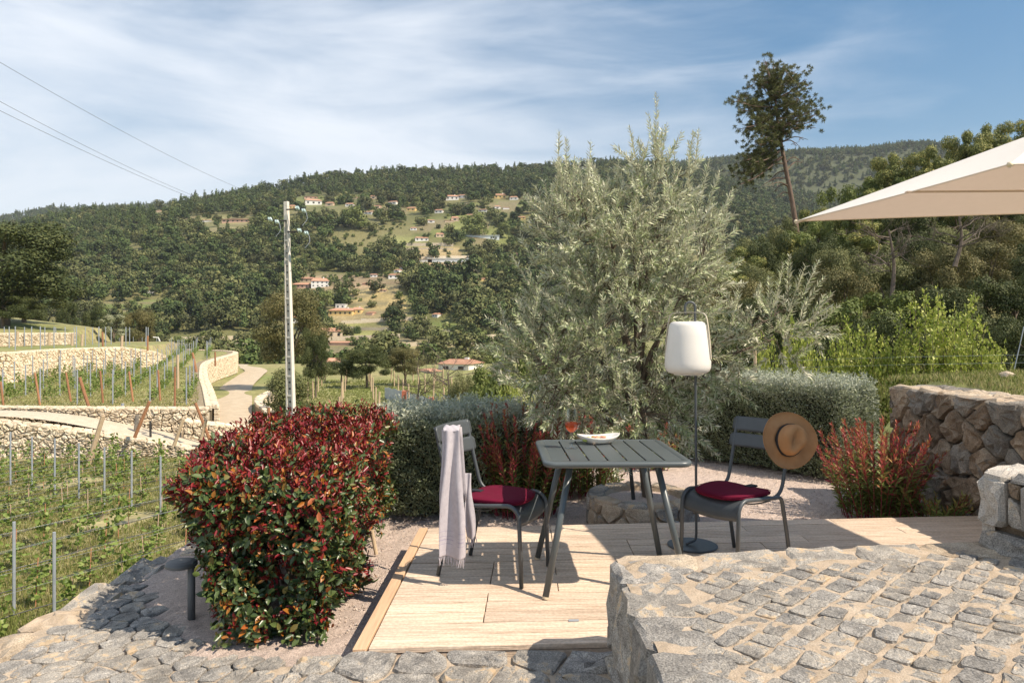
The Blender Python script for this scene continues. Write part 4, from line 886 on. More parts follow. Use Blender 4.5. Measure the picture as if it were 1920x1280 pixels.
MB().tube([(0, 0, 0), (-.035, .01, .17)], .014, 10).build('timber_stake', m_ppost)
_s = bpy.data.objects['timber_stake']; _s.location = (-.965, 5.12, -.16); tag(_s, 'short pale stake leaning under the right side of the red hedge', 'stake')
# ---------------------------------------------------------------- grey hedges
def grey_hedge(label, pts, hw_, z0, z1, n, seed, cols=None, shoots=260, drop=0.):
    R = np.random.default_rng(seed); P = smooth_path([(x, y, 0) for x, y in pts], 8); P = np.array([[p.x, p.y] for p in P])
    seg = np.linalg.norm(np.diff(P, axis=0), axis=1); s = np.concatenate([[0], np.cumsum(seg)]); Lt = s[-1]
    h = thing('clipped_hedge', label, 'hedge', (pts[0][0], pts[0][1], z0))
    def cen(t):
        x = np.interp(t, s, P[:, 0]); y = np.interp(t, s, P[:, 1]); e = .05
        dx = np.interp(t+e, s, P[:, 0])-np.interp(t-e, s, P[:, 0]); dy = np.interp(t+e, s, P[:, 1])-np.interp(t-e, s, P[:, 1]); l = np.hypot(dx, dy)+1e-9; return x, y, dx/l, dy/l
    hz = z1-z0; per = 2*hz+2*hw_; ends = hw_*2*hz; a_side = Lt*per; k = int(n*ends*2/(a_side+2*ends)); m = n-k
    t = R.uniform(0, Lt, m); q = R.uniform(0, per, m); X = np.where(q < hz, -hw_, np.where(q < hz+2*hw_, q-hz-hw_, hw_)); Z = np.where(q < hz, q, np.where(q < hz+2*hw_, hz, per-q))
    NL = np.where(q < hz, -1., np.where(q < hz+2*hw_, 0, 1.)); NZ = np.where((q >= hz) & (q < hz+2*hw_), 1., 0.)
    # round the shoulders
    rr_ = .13; ex = np.clip((np.abs(X)-(hw_-rr_))/rr_, 0, 1); ez = np.clip((Z-(hz-rr_))/rr_, 0, 1); c = ex*ez; X = X-np.sign(X)*c*rr_*.35; Z = Z-c*rr_*.35
    te = np.concatenate([t, np.where(R.random(k) < .5, 0, Lt)]); Xe = np.concatenate([X, R.uniform(-hw_, hw_, k)]); Ze = np.concatenate([Z, R.uniform(0, hz, k)])
    NLe = np.concatenate([NL, np.zeros(k)]); NZe = np.concatenate([NZ, np.zeros(k)]); NE = np.concatenate([np.zeros(m), np.where(te[m:] > .1, 1., -1.)])
    x, y, dx, dy = cen(te); nrm = np.stack([dy*NLe*1.0+dx*NE, -dx*NLe+dy*NE, NZe], 1); Pp = np.stack([x+dy*Xe, y-dx*Xe, z0+Ze], 1)
    lump = .035*np.sin(Pp[:, 0]*9+Pp[:, 2]*7)*np.sin(Pp[:, 1]*8)+.02*np.sin(Pp[:, 2]*21+Pp[:, 0]*17)
    dep = R.random(n)**1.7*.11; Pp = Pp+nrm*(lump-dep)[:, None]; Pp[:, 2] -= drop*te/Lt
    keep = Pp[:, 2] > z0+.02; Pp, nrm, Ze, dep = Pp[keep], nrm[keep], Ze[keep], dep[keep]; nn = len(Pp)
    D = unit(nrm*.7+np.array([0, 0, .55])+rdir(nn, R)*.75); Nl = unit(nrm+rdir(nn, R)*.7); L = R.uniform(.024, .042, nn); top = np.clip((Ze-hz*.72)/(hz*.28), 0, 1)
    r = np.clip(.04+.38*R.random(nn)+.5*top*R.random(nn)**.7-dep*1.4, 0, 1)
    # thin upright shoots on top
    ts = R.uniform(0, Lt, shoots); x, y, dx, dy = cen(ts); xo = R.uniform(-hw_, hw_, shoots); base = np.stack([x+dy*xo, y-dx*xo, np.full(shoots, z0+hz-.03)-drop*ts/Lt], 1); ln_ = R.uniform(.05, .16, shoots); dr = unit(np.array([0, 0, 1.])+R.normal(size=(shoots, 3))*.25)
    kk = 14; f = np.tile(np.linspace(.1, 1, kk), shoots); I_ = np.repeat(np.arange(shoots), kk); Ps = base[I_]+dr[I_]*(ln_[I_]*f)[:, None]; Ds = unit(dr[I_]*.8+rdir(len(I_), R)); Ns = rdir(len(I_), R)
    Pp = np.concatenate([Pp, Ps]); D = np.concatenate([D, Ds]); Nl = np.concatenate([Nl, Ns]); L = np.concatenate([L, R.uniform(.018, .032, len(I_))]); r = np.concatenate([r, R.uniform(.45, 1, len(I_))])
    link('foliage', leaf_mesh('foliage', Pp, D, Nl, L, L*.34, m_hedge, rnd=r), h, kind='stuff', world=True)
    # inner twig mass
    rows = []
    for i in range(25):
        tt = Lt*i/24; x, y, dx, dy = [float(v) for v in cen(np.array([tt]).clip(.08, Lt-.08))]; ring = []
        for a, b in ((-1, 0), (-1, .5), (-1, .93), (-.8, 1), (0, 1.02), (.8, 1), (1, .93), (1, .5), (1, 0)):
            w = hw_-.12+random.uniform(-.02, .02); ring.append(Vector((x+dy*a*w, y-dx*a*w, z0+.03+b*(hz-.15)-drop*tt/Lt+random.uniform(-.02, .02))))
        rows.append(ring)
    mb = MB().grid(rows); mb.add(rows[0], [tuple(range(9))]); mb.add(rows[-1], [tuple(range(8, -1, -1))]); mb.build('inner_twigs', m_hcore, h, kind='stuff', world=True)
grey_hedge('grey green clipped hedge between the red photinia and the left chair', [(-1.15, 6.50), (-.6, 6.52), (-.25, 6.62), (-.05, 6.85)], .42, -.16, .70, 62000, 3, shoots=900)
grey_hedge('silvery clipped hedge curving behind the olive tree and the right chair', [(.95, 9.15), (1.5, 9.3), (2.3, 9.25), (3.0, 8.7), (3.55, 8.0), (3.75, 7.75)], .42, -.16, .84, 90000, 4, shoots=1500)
grey_hedge('small silvery hedge end seen between the wine glass and the olive trunk', [(.55, 8.6), (.80, 8.95), (1.05, 9.2)], .33, -.16, .72, 26000, 5, shoots=400)
# ---------------------------------------------------------------- red stemmed perennials
def red_plant(label, base, n, hgt, rad, seed, lean=(0, 0), redk=1.):
    R = np.random.default_rng(seed); rs = random.Random(seed); h = thing('red_stemmed_plant', label, 'plant', base); stems = MB(); Pa, Da, Na, La, Ra = [], [], [], [], []
    for i in range(n):
        a = rs.uniform(0, 6.28); q = rs.random()**.6*rad*.55; hh = hgt*rs.uniform(.5, 1.0)*(1-.25*q/rad); b = Vector((base[0]+math.cos(a)*q, base[1]+math.sin(a)*q, base[2])); sp = rs.uniform(.15, .55)*rad
        e = b+Vector((math.cos(a)*sp+lean[0]*hh, math.sin(a)*sp+lean[1]*hh, hh)); mid = (b+e)/2+Vector((math.cos(a), math.sin(a), 0))*-.03
        pts = smooth_path([b, mid, e], 5); stems.tube(pts, [.0045-.003*j/(len(pts)-1) for j in range(len(pts))], 5)
        m = int(hh/.0085)
        for j in range(m):
            f = .12+.88*j/m; k = f*(len(pts)-1); k0 = int(min(k, len(pts)-2)); p = pts[k0].lerp(pts[k0+1], k-k0); ax_ = (pts[k0+1]-pts[k0]).normalized(); th = j*2.4
            o_ = ax_.orthogonal().normalized(); o_.rotate(Matrix.Rotation(th, 3, ax_)); tp = f > .72
            d = (o_*(.75 if not tp else .55)+ax_*(.55 if not tp else .9)).normalized(); Pa.append(p); Da.append(d); Na.append((ax_-d*.3+Vector(rs.uniform(-.3, .3) for _ in range(3))).normalized())
            La.append(rs.uniform(.045, .085)*(1 if not tp else .62)); rr_ = (.0+.3*rs.random()) if f < .50+.30*rs.random() else (.5+.5*rs.random() if rs.random() < redk else .2+.3*rs.random()); Ra.append(rr_)
    link('leaves', leaf_mesh('leaves', np.array(Pa), np.array(Da), np.array(Na), np.array(La), np.array(La)*.26, m_redst, rnd=np.array(Ra)), h, kind='stuff', world=True)
    stems.build('stems', m_redw, h, kind='stuff', world=True)
red_plant('red tipped leafy plant at the foot of the stone wall on the right', (3.12, 6.12, -.17), 95, .88, .52, 1)
red_plant('red tipped plant spilling out between the left chair and the table', (.10, 6.3, -.17), 130, 1.06, .50, 2, (.05, 0))
red_plant('lower red tipped plant behind the wine glass and oval bowl', (.72, 7.0, -.17), 80, .82, .5, 3)
red_plant('sparse red tipped plant in front of the hedge left of the lamp stand', (1.55, 8.2, -.17), 40, .62, .4, 4, redk=.7)
red_plant('low green leafy clump at the deck edge under the right red plant', (3.45, 5.9, -.17), 40, .38, .40, 6, redk=.1)
# ---------------------------------------------------------------- olive tree
def olive_tree():
    R = random.Random(5); NR_ = np.random.default_rng(5)
    t = thing('olive_tree', 'bushy silver green olive tree growing from the round stone planter', 'tree', (1.10, 5.98, .04))
    tr = MB(); base = Vector((1.13, 5.98, .02))
    path = smooth_path([base, base+Vector((-.03, 0, .25)), base+Vector((-.04, .01, .55)), base+Vector((-.08, .0, .85))], 5)
    tr.tube(path, [.046-.014*i/(len(path)-1) for i in range(len(path))], 12); tr.build('trunk', m_bark, t, world=True, smooth=True)
    node = path[-1]; low = path[len(path)//2]
    ells = [((.95, 5.95, 1.38), (.75, .62, .66), 380), ((1.00, 5.95, 2.08), (.66, .50, .58), 270), ((.50, 5.9, 2.2), (.30, .32, .48), 80), ((1.42, 5.95, 1.95), (.33, .36, .50), 75), ((2.18, 5.95, 1.40), (.36, .22, .28), 48), ((.28, 5.85, 1.2), (.36, .36, .46), 110), ((1.66, 5.95, 1.15), (.32, .28, .32), 55),
            ((1.02, 5.78, .76), (.52, .40, .26), 90), ((1.15, 5.95, 2.62), (.30, .26, .30), 50), ((.5, 5.85, .85), (.30, .3, .25), 50)]
    limbs = []; br = MB()
    for c, r, n in ells:
        for k in range(3 if n > 100 else 2):
            e = Vector(c)+Vector((R.uniform(-.5, .5)*r[0], R.uniform(-.5, .5)*r[1], R.uniform(-.2, .6)*r[2])); s = node if c[2] > .9 else low; m_ = s.lerp(e, .5)+Vector((R.uniform(-.06, .06), R.uniform(-.06, .06), .06))
            p = smooth_path([s, m_, e], 6); br.tube(p, [.021-.015*i/(len(p)-1) for i in range(len(p))], 7); limbs += p
    LA = np.array([tuple(p) for p in limbs]); P, D, Nn, L, Rr = [], [], [], [], []
    sh = []
    for c, r, n in ells:
        for k in range(n):
            d = Vector(NR_.normal(size=3)).normalized(); f = R.random()**.38; b = Vector((c[0]+d.x*r[0]*f, c[1]+d.y*r[1]*f, c[2]+d.z*r[2]*f))
            if b.z < .5: continue
            dd = (d*.85+Vector((0, 0, .5))+Vector(NR_.normal(size=3))*.5).normalized()
            if b.z < .85: dd = (d+Vector((0, 0, -.3))+Vector(NR_.normal(size=3))*.4).normalized()
            sh.append((b, dd, R.uniform(.16, .34)))
    def tip(px, py, l, dx=0): e = at_d(px, py, 5.9+R.uniform(-.1, .1)); d = Vector((dx+R.uniform(-.08, .08), R.uniform(-.1, .1), 1)).normalized(); sh.append((e-d*l, d, l))
    for px, py, l, dx in ((1231, 178, .75, .02), (1215, 215, .55, -.1), (1250, 235, .5, .12), (1048, 248, .55, -.05), (1062, 262, .45, .05), (1108, 268, .5, .1), (1085, 300, .4, 0), (1300, 250, .5, .05), (1310, 245, .3, .1), (1292, 268, .45, -.05), (1180, 240, .5, -.2), (1196, 262, .4, -.1), (1330, 300, .4, .2), (1350, 320, .35, .3), (1020, 340, .35, -.2), (1005, 350, .3, -.4), (1375, 355, .35, .4),
                         (1160, 300, .4, 0), (1265, 290, .4, 0), (1140, 330, .4, -.1), (1470, 490, .4, .2), (1510, 500, .4, .4), (1545, 520, .35, .7), (1560, 550, .3, .9), (975, 440, .3, -.5), (960, 480, .3, -.6), (1480, 480, .35, 0), (1535, 490, .35, .5), (965, 560, .3, -.9), (950, 600, .25, -.9)): tip(px, py, l, dx)
    tws = MB()
    for b, dd, l in sh:
        q = LA[np.argmin(((LA-np.array(tuple(b)))**2).sum(1))]; q = Vector(q)
        if (q-b).length > .05 and R.random() < .35: m_ = q.lerp(b, .5)+Vector((0, 0, .03)); tws.tube([q, m_, b], [.006, .004, .003], 4, cap=False)
        e = b+dd*l+Vector((0, 0, .03)); tws.tube([b, e], [.003, .001], 3, cap=False)
        m = int(l/.0125); o0 = dd.orthogonal().normalized(); ph = R.uniform(0, 6.28)
        for j in range(m):
            p = b+dd*(l*(j+.5)/m); o_ = o0.copy(); o_.rotate(Matrix.Rotation(ph+(j % 2)*1.57+R.uniform(-.3, .3), 3, dd))
            for sgn in (-1, 1):
                d = (o_*sgn*R.uniform(.5, .9)+dd*R.uniform(.6, 1.0)).normalized(); P.append(p); D.append(d); Nn.append((dd*.6-d*.2+o_*.1+Vector((R.uniform(-.5, .5), R.uniform(-.5, .5), R.uniform(-.3, .7)))).normalized()); L.append(R.uniform(.042, .070)*(1 if j < m*.8 else .75))
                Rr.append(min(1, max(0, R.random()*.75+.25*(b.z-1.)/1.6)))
    br.build('branches', m_bark, t, world=True, kind='stuff'); tws.build('twigs', m_bark, t, world=True, kind='stuff')
    L = np.array(L); link('leaves', leaf_mesh('leaves', np.array(P), np.array(D), np.array(Nn), L, L*.24, m_olive, rnd=np.array(Rr), fold=.15), t, world=True, kind='stuff')
olive_tree()
_b = MB().tube([(0, 0, 0), (-.05, 0, .52)], .016, 8).build('support_stake', m_dark); _b.location = (1.0, 5.9, .0); tag(_b, 'dark slanted stake beside the olive trunk in the planter', 'stake')
# ---------------------------------------------------------------- tree kit
def crown_mesh(name, m, blobs, nleaf, size, seed, flat_=1.0, asp=.55, shell=.45, up=.35, rb=None):
    """leaf clumps spread through a set of blobs (centre, radii, weight)"""
    R = np.random.default_rng(seed); w = np.array([b[2] for b in blobs], float); w /= w.sum(); ids = R.choice(len(blobs), nleaf, p=w)
    C = np.array([b[0] for b in blobs])[ids]; Rd = np.array([b[1] for b in blobs])[ids]; d = rdir(nleaf, R); f = (shell+(1-shell)*R.random(nleaf)**.7)*(1+.16*np.sin(d[:, 0]*7+ids)*np.sin(d[:, 2]*8+ids*2))
    P = C+d*Rd*f[:, None]; Nn = unit(d*flat_+rdir(nleaf, R)*.6+np.array([0, 0, up])); D = unit(np.cross(Nn, rdir(nleaf, R))); L = size*R.uniform(.6, 1.35, nleaf)
    per = R.random(len(blobs))*.35; r = np.clip(R.random(nleaf)*.7+per[ids], 0, 1)
    return leaf_mesh(name, P-D*L[:, None]*.5, D, Nn, L, L*asp, m, rnd=r, fold=.3)
def blobs_dome(R, W_, Hh, z0, n, rmin=.22, rmax=.38, hollow=.5):
    o = []
    for i in range(n):
        a = R.uniform(0, 6.28); e = R.random(); rr_ = math.sqrt(R.random())*W_*.5*.78; zz = z0+Hh*(.12+.76*e); k = math.sqrt(max(.05, 1-((zz-z0-Hh*.42)/(Hh*.62))**2)); r = W_*R.uniform(rmin, rmax)*.62
        o.append(((math.cos(a)*rr_*k, math.sin(a)*rr_*k, zz), (r, r, r*.72), r**2))
    return o
def tree_proto(kind, m, W_, Hh, trunk, nleaf, size, seed, nb=22, rmin=.22, rmax=.38, tm=None, lean=.06, limbs=7, shell=.45, asp=.55):
    """a thing: trunk (with limbs) and crown, base at its origin"""
    R = random.Random(seed); bl = blobs_dome(R, W_, Hh-trunk*.85, trunk*.85, nb, rmin, rmax)
    cm = crown_mesh('crown', m, bl, nleaf, size, seed, shell=shell, asp=asp); mb = MB(); r0 = .028*Hh+.05
    top = Vector((R.uniform(-1, 1)*lean*Hh, R.uniform(-1, 1)*lean*Hh, Hh*.62)); p = smooth_path([(0, 0, -.8), (top.x*.2+R.uniform(-.1, .1), 0, trunk*.6), top*.6+Vector((0, 0, trunk*.3)), top], 4)
    mb.tube(p, [r0*(1-.8*i/(len(p)-1)) for i in range(len(p))], 8)
    for i in range(limbs):
        b = R.choice(bl)[0]; s = p[R.randrange(len(p)//3, len(p)-1)]; mb.tube([s, s.lerp(Vector(b), .5)+Vector((0, 0, .04*Hh)), b], [r0*.4, r0*.25, r0*.08], 5, cap=False)
    return cm, mesh_np('trunk', mb.V, mb.F, tm or m_bark, smooth=True), Hh, W_
def plant_tree(proto, name, label, cat, base, h, w=None, rz=None, group=None, sink=0.):
    cm, tm, Hh, W_ = proto; t = thing(name, label, cat, base, random.uniform(0, 6.28) if rz is None else rz, group); s = h/Hh; sw = s if w is None else w/W_; t.scale = (sw, sw, s)
    link('crown', cm, t); link('trunk', tm, t); return t
def shoot_shrub(m, W_, Hh, n, seed, leaf=.055):
    R = random.Random(seed); NR_ = np.random.default_rng(seed); mb = MB(); P, D, Nn, L = [], [], [], []
    for i in range(n):
        a = R.uniform(0, 6.28); q = R.random()**.6; e = Vector((math.cos(a)*q*W_*.5, math.sin(a)*q*W_*.5, Hh*(1-.55*q**3)*R.uniform(.5, 1.0))); b = Vector((e.x*.15, e.y*.15, -.3)); m_ = Vector((e.x*.72, e.y*.72, e.z*.5))
        p = smooth_path([b, m_, e], 6); mb.tube(p, [.018-.0012*k for k in range(len(p))], 4, cap=False)
        for k in range(int(Hh*62)):
            f = .25+.75*R.random()**.7; x = f*(len(p)-1); j = int(min(x, len(p)-2)); c = p[j].lerp(p[j+1], x-j); ax_ = (p[j+1]-p[j]).normalized(); d = (Vector(NR_.normal(size=3)).normalized()+ax_*.5).normalized(); c = c+d*R.uniform(.01, .22*(1.15-f)+.05)
            P.append(c); D.append(d); Nn.append((Vector(NR_.normal(size=3))*.5+Vector((0, 0, .8))+d*-.2).normalized()); L.append(leaf*R.uniform(.6, 1.3))
    L = np.array(L); return leaf_mesh('crown', np.array(P), np.array(D), np.array(Nn), L, L*.8, m), mesh_np('trunk', mb.V, mb.F, m_bark), Hh, W_
PR_ = {}
PR_['oak_dark'] = tree_proto('oak', m_dgreen, 9, 9, 2.2, 26000, .19, 21, nb=28, rmin=.14, rmax=.28)
PR_['oak_grey'] = tree_proto('oak', m_oakgrey, 9, 9, 2.2, 28000, .17, 22, nb=30, rmin=.12, rmax=.26)
PR_['oak_grey2'] = tree_proto('oak', m_oakgrey, 8, 10, 2.6, 28000, .165, 32, nb=34, rmin=.14, rmax=.27)
PR_['oak_brown'] = tree_proto('oak', m_oakbr, 9, 9, 2.4, 26000, .18, 23, nb=26, rmin=.15, rmax=.30)
PR_['acacia'] = tree_proto('acacia', m_acacia, 6, 9, 1.6, 24000, .14, 24, nb=44, rmin=.10, rmax=.20)
PR_['green'] = tree_proto('broadleaf', m_mgreen, 5, 6, .8, 12000, .17, 25, nb=30, rmin=.16, rmax=.28)
PR_['lime'] = shoot_shrub(m_lgreen, 3.0, 3.6, 290, 26)
PR_['lime2'] = shoot_shrub(m_lgreen, 2.8, 3.2, 240, 36)
PR_['silver'] = tree_proto('olive', m_silver, 4, 5, .9, 6000, .20, 27, nb=26, rmin=.15, rmax=.28)
PR_['bushy'] = tree_proto('bush', m_oakgrey, 3.0, 3.2, .2, 16000, .09, 28, nb=36, rmin=.2, rmax=.34, shell=.6)
def place(px, py_top, d, w_px, proto, name, label, cat, group=None, base_z=None):
    X = (px-CX)*d/F; bz = Hs(X, d) if base_z is None else base_z; zt = CZ-(py_top-HZ)*d/F; h = max(1.2, zt-bz); return plant_tree(PR_[proto], name, label, cat, (X, d, bz), h, w_px*d/F, group=group)
# near and middle trees read from the photograph
place(10, 402, 78, 300, 'oak_dark', 'oak_tree', 'large dark spreading oak at the left edge above the grass slope', 'tree')
place(125, 548, 118, 46, 'oak_dark', 'oak_tree', 'small dark round oak standing between the big left oak and the silver tree', 'tree')
place(213, 585, 88, 54, 'silver', 'olive_tree', 'pale silver olive tree behind the top vineyard terrace', 'tree')
place(262, 578, 100, 72, 'oak_brown', 'oak_tree', 'brown green oak right of the silver olive above the terrace', 'tree')
place(182, 568, 108, 62, 'oak_dark', 'oak_tree', 'brownish oak left of the silver olive at the terrace edge', 'tree')
place(5, 545, 74, 110, 'oak_dark', 'oak_bush', 'dark bushy oak hiding the trunk of the big left oak', 'tree')
place(45, 520, 86, 150, 'oak_dark', 'oak_tree', 'lower dark oak filling in beneath the big left oak', 'tree')
place(-20, 500, 80, 170, 'oak_grey', 'oak_tree', 'grey green oak cut by the left edge of the photo', 'tree')
place(60, 560, 100, 60, 'oak_dark', 'oak_tree', 'low dark oak under the right side of the big left oak', 'tree')
place(545, 540, 62, 160, 'oak_brown', 'oak_tree', 'wide brownish oak spreading behind the utility pole', 'tree')
place(592, 612, 56, 66, 'oak_dark', 'oak_tree', 'dark tree at the right of the utility pole below the brown oak', 'tree')
place(688, 645, 66, 104, 'oak_dark', 'oak_tree', 'dark oak at the head of the small vineyard right of the pole', 'tree')
place(760, 650, 70, 84, 'oak_brown', 'oak_tree', 'rusty brown bushy tree right of the small vineyard', 'tree')
place(640, 668, 74, 60, 'oak_dark', 'oak_tree', 'dark low oak left of the vineyard head near the white van roof', 'tree')
plant_tree(PR_['bushy'], 'round_bush', 'dense round clipped bush standing in front of the utility pole foot', 'bush', (-11.0, 35.5, -3.75), 3.3, 3.15)
for px, pt, d, w, pk, lab in ((955, 625, 19, 130, 'green', 'bright green tree behind the gap between the hedges'), (905, 652, 22, 110, 'green', 'green tree left of the olive crown over the left hedge'), (1010, 640, 17, 110, 'green', 'green tree half hidden by the left side of the olive crown'),
                              (870, 690, 26, 80, 'oak_grey', 'greyish bush under the red tiled farmhouse'), (1075, 650, 16, 120, 'green', 'green tree directly behind the olive tree'), (960, 700, 14.5, 90, 'lime', 'fresh green shrub just over the hedge behind the left chair'), (1010, 706, 14, 80, 'green', 'low mid green shrub behind the start of the red plants'),
                              (1180, 600, 19, 150, 'oak_grey', 'tall greyish tree behind the middle of the olive crown'), (1300, 560, 21, 170, 'oak_grey2', 'greyish tree behind the white lantern and olive crown')): place(px, pt, d, w, pk, 'leafy_tree', lab, 'tree')
for px, pt, d, w, pk, lab in ((1765, 540, 13.5, 270, 'lime', 'tallest light green maple shrub behind the right hedge end'), (1600, 596, 14.5, 220, 'lime2', 'light green maple shrub behind the middle of the right hedge'), (1492, 590, 13.2, 160, 'lime2', 'narrow light green shrub beside the right olive branch'),
                              (1868, 640, 12.5, 110, 'lime', 'small light green shrub at the right behind the stone wall'), (1440, 620, 13, 130, 'lime', 'light green shrub behind the right edge of the olive'), (1690, 625, 13.8, 150, 'lime2', 'light green shrub between the two larger maple shrubs')): place(px, pt, d, w, pk, 'maple_shrub', lab, 'shrub')
# wood on the slope to the right
G1 = 'trees of the wood on the right slope'
prof = ([1300, 1370, 1420, 1470, 1520, 1560, 1600, 1650, 1700, 1750, 1800, 1850, 1900, 2050], [470, 440, 415, 395, 372, 335, 315, 285, 268, 248, 238, 222, 205, 190])
kinds = {'oak_grey': 'grey green cork oak in the wood on the right slope', 'oak_grey2': 'tall grey green cork oak in the wood on the right slope', 'oak_dark': 'dark evergreen oak in the wood on the right slope', 'oak_brown': 'brownish oak in the wood on the right slope', 'acacia': 'acacia with pale yellow blossom high in the wood on the right', 'green': 'mid green tree in the wood on the right slope'}
rs = random.Random(9)
for d, k0, dx, pool in ((62, 0., 74, ['acacia', 'acacia', 'green', 'acacia']), (54, .16, 80, ['acacia', 'oak_dark', 'acacia', 'green']), (46, .34, 88, ['oak_grey', 'oak_dark', 'green', 'acacia']), (38, .50, 100, ['oak_grey', 'oak_grey2', 'oak_dark', 'oak_brown']), (31, .64, 112, ['oak_grey', 'oak_brown', 'oak_dark', 'oak_grey2']), (25, .80, 120, ['oak_dark', 'green', 'oak_grey', 'oak_dark']), (20, .95, 120, ['oak_dark', 'oak_dark', 'green'])):
    px = 1335+rs.uniform(0, 40)
    while px < 2060:
        top = float(np.interp(px, *prof)); y = top+(640-top)*k0*.86+rs.uniform(-8, 12); k = rs.choice(pool)
        if k0 == 0 and px < 1500: k = 'oak_grey'; y += 12
        if px > 1850 and k0 > .5: k = 'oak_dark'
        place(px, y, d+rs.uniform(-2.5, 2.5), dx*rs.uniform(1.25, 1.75), k, 'woodland_tree', kinds[k], 'tree', group=G1+' ('+k.replace('_', ' ').replace('2', ' tall')+')')
        px += dx*(rs.uniform(.42, .68) if k0 < .2 else rs.uniform(.65, 1.1))
# ---------------------------------------------------------------- tall pine
def pine():
    R = random.Random(3); NR_ = np.random.default_rng(3); d = 60.; s = d/F
    def W3(px, py, dd=0): return at_d(px, py, d+dd)
    b = W3(1492, 412); b.z = Hs(b.x, b.y)-.5
    t = thing('pine_tree', 'tall umbrella shaped pine with a bare lower trunk rising over the wood', 'tree', b)
    path = smooth_path([b, W3(1496, 470), W3(1488, 395), W3(1474, 320), W3(1462, 255), W3(1455, 200), W3(1450, 125)], 5); n = len(path)
    tr = MB(); tr.tube(path, [.20*(1-i/(n-1))**.75+.05 for i in range(n)], 10); tr.build('trunk', m_barkp, t, world=True, smooth=True)
    tufts = []; br = MB()
    def tat(py):
        return min(path, key=lambda p: abs((HZ-(p.z-CZ)*F/d)-py))
    B = []
    for (y0, px, py) in ((150, 1420, 150), (160, 1495, 140), (150, 1440, 120), (150, 1465, 118), (175, 1400, 190), (180, 1512, 150), (190, 1380, 185), (190, 1390, 205), (200, 1500, 180), (210, 1400, 235), (215, 1525, 195), (225, 1385, 232), (225, 1530, 215), (235, 1425, 260), (240, 1505, 215), (240, 1480, 235), (250, 1405, 275), (262, 1395, 300), (268, 1410, 312), (280, 1385, 320), (230, 1440, 235), (205, 1420, 210), (205, 1480, 190), (170, 1430, 165), (170, 1470, 165), (250, 1438, 255), (270, 1420, 300), (285, 1392, 340)):
        for k in range(3):
            e = W3(px+R.uniform(-9, 9), py+R.uniform(-9, 9), R.uniform(-3.2, 3.2)); s_ = tat(y0+R.uniform(0, 14)); m_ = s_.lerp(e, .55)+Vector((0, 0, -.25)); p = smooth_path([s_, m_, e], 5)
            br.tube(p, [.07-.05*i/(len(p)-1) for i in range(len(p))], 5, cap=False)
            for q in range(17):
                f = R.random()**.55; i = int(f*(len(p)-1)); c = p[i]+Vector(NR_.normal(size=3))*(.12+.42*f)*Vector((1, 1, .6)).length*.6; tufts.append(c)
                if q % 3 == 0: br.tube([p[i], c], [.02, .01], 3, cap=False)
    for (y0, px, py, dd) in ((255, 1530, 240, 0), (262, 1515, 262, 1), (300, 1400, 330, -1), (325, 1440, 345, 1), (335, 1425, 352, 0), (345, 1450, 360, .5), (352, 1440, 350, -1), (300, 1500, 300, 0), (318, 1505, 305, 1), (365, 1455, 372, 0), (270, 1500, 275, -1)):
        s_ = tat(y0); e = W3(px, py, dd); m_ = s_.lerp(e, .5)+Vector((0, 0, .35)); br.tube(smooth_path([s_, m_, e], 4), [.07-.055*i/8 for i in range(9)], 5, cap=False)
        for q in range(3): a = s_.lerp(e, R.uniform(.5, .9)); br.tube([a, a+Vector((R.uniform(-.6, .6), R.uniform(-.5, .5), R.uniform(0, .6)))], [.025, .008], 4, cap=False)
    br.build('branches', m_barkp, t, world=True, kind='stuff')
    T = np.array([tuple(c) for c in tufts]); k = 60; I_ = np.repeat(np.arange(len(T)), k); D = unit(rdir(len(I_), NR_)+np.array([0, 0, .45])); P = T[I_]+D*.02; L = NR_.uniform(.13, .30, len(I_)); r = np.clip(NR_.random(len(T))[I_]*.5+NR_.random(len(I_))*.5, 0, 1)
    link('needles', leaf_mesh('needles', P, D, rdir(len(I_), NR_), L, .034, m_needle, rnd=r), t, world=True, kind='stuff')
pine()
def bare_tree(label, px, py0, py1, d, spread, seed, m, dark=False):
    R = random.Random(seed); b = at_d(px, py0, d); t = thing('bare_tree', label, 'tree', b); mb = MB(); top = at_d(px+R.uniform(-8, 8), py1, d)
    tr = MB(); tr.tube(smooth_path([b, b.lerp(top, .5)+Vector((R.uniform(-.2, .2), 0, 0)), top], 5), [.09-.006*i for i in range(11)], 6); tr.build('trunk', m, t, world=True)
    def rec(p, dr, l, r, lv):
        e = p+dr*l; mid = p.lerp(e, .5)+Vector((R.uniform(-.1, .1), R.uniform(-.1, .1), R.uniform(-.1, .1)))*l; mb.tube([p, mid, e], [r, r*.75, r*.4], 4, cap=False)
        if lv:
            for _ in range(3): rec(p.lerp(e, R.uniform(.4, 1)), (dr+Vector((R.uniform(-.9, .9), R.uniform(-.9, .9), R.uniform(-.6, .9)))).normalized(), l*R.uniform(.45, .7), r*.5, lv-1)
    for k in range(11): rec(b.lerp(top, R.uniform(.35, 1)), Vector((R.uniform(-1, 1), R.uniform(-1, 1), R.uniform(-.15, .6))).normalized(), spread*R.uniform(.5, 1), .03, 3)
    mb.build('branches', m, t, world=True, kind='stuff')
bare_tree('leafless grey tree with tangled limbs under the parasol tip', 1672, 560, 430, 27, 1.4, 1, m_deadw)
bare_tree('dark bare trunk with bleached limbs under the parasol edge', 1790, 500, 400, 27, 1.6, 2, m_deadw)
bare_tree('pale leafless shrub on the slope below the farmhouse', 835, 770, 700, 40, 2.0, 6, m_deadw)
bare_tree('pale leafless bush left of the green trees behind the hedge', 790, 775, 712, 42, 2.0, 7, m_deadw)
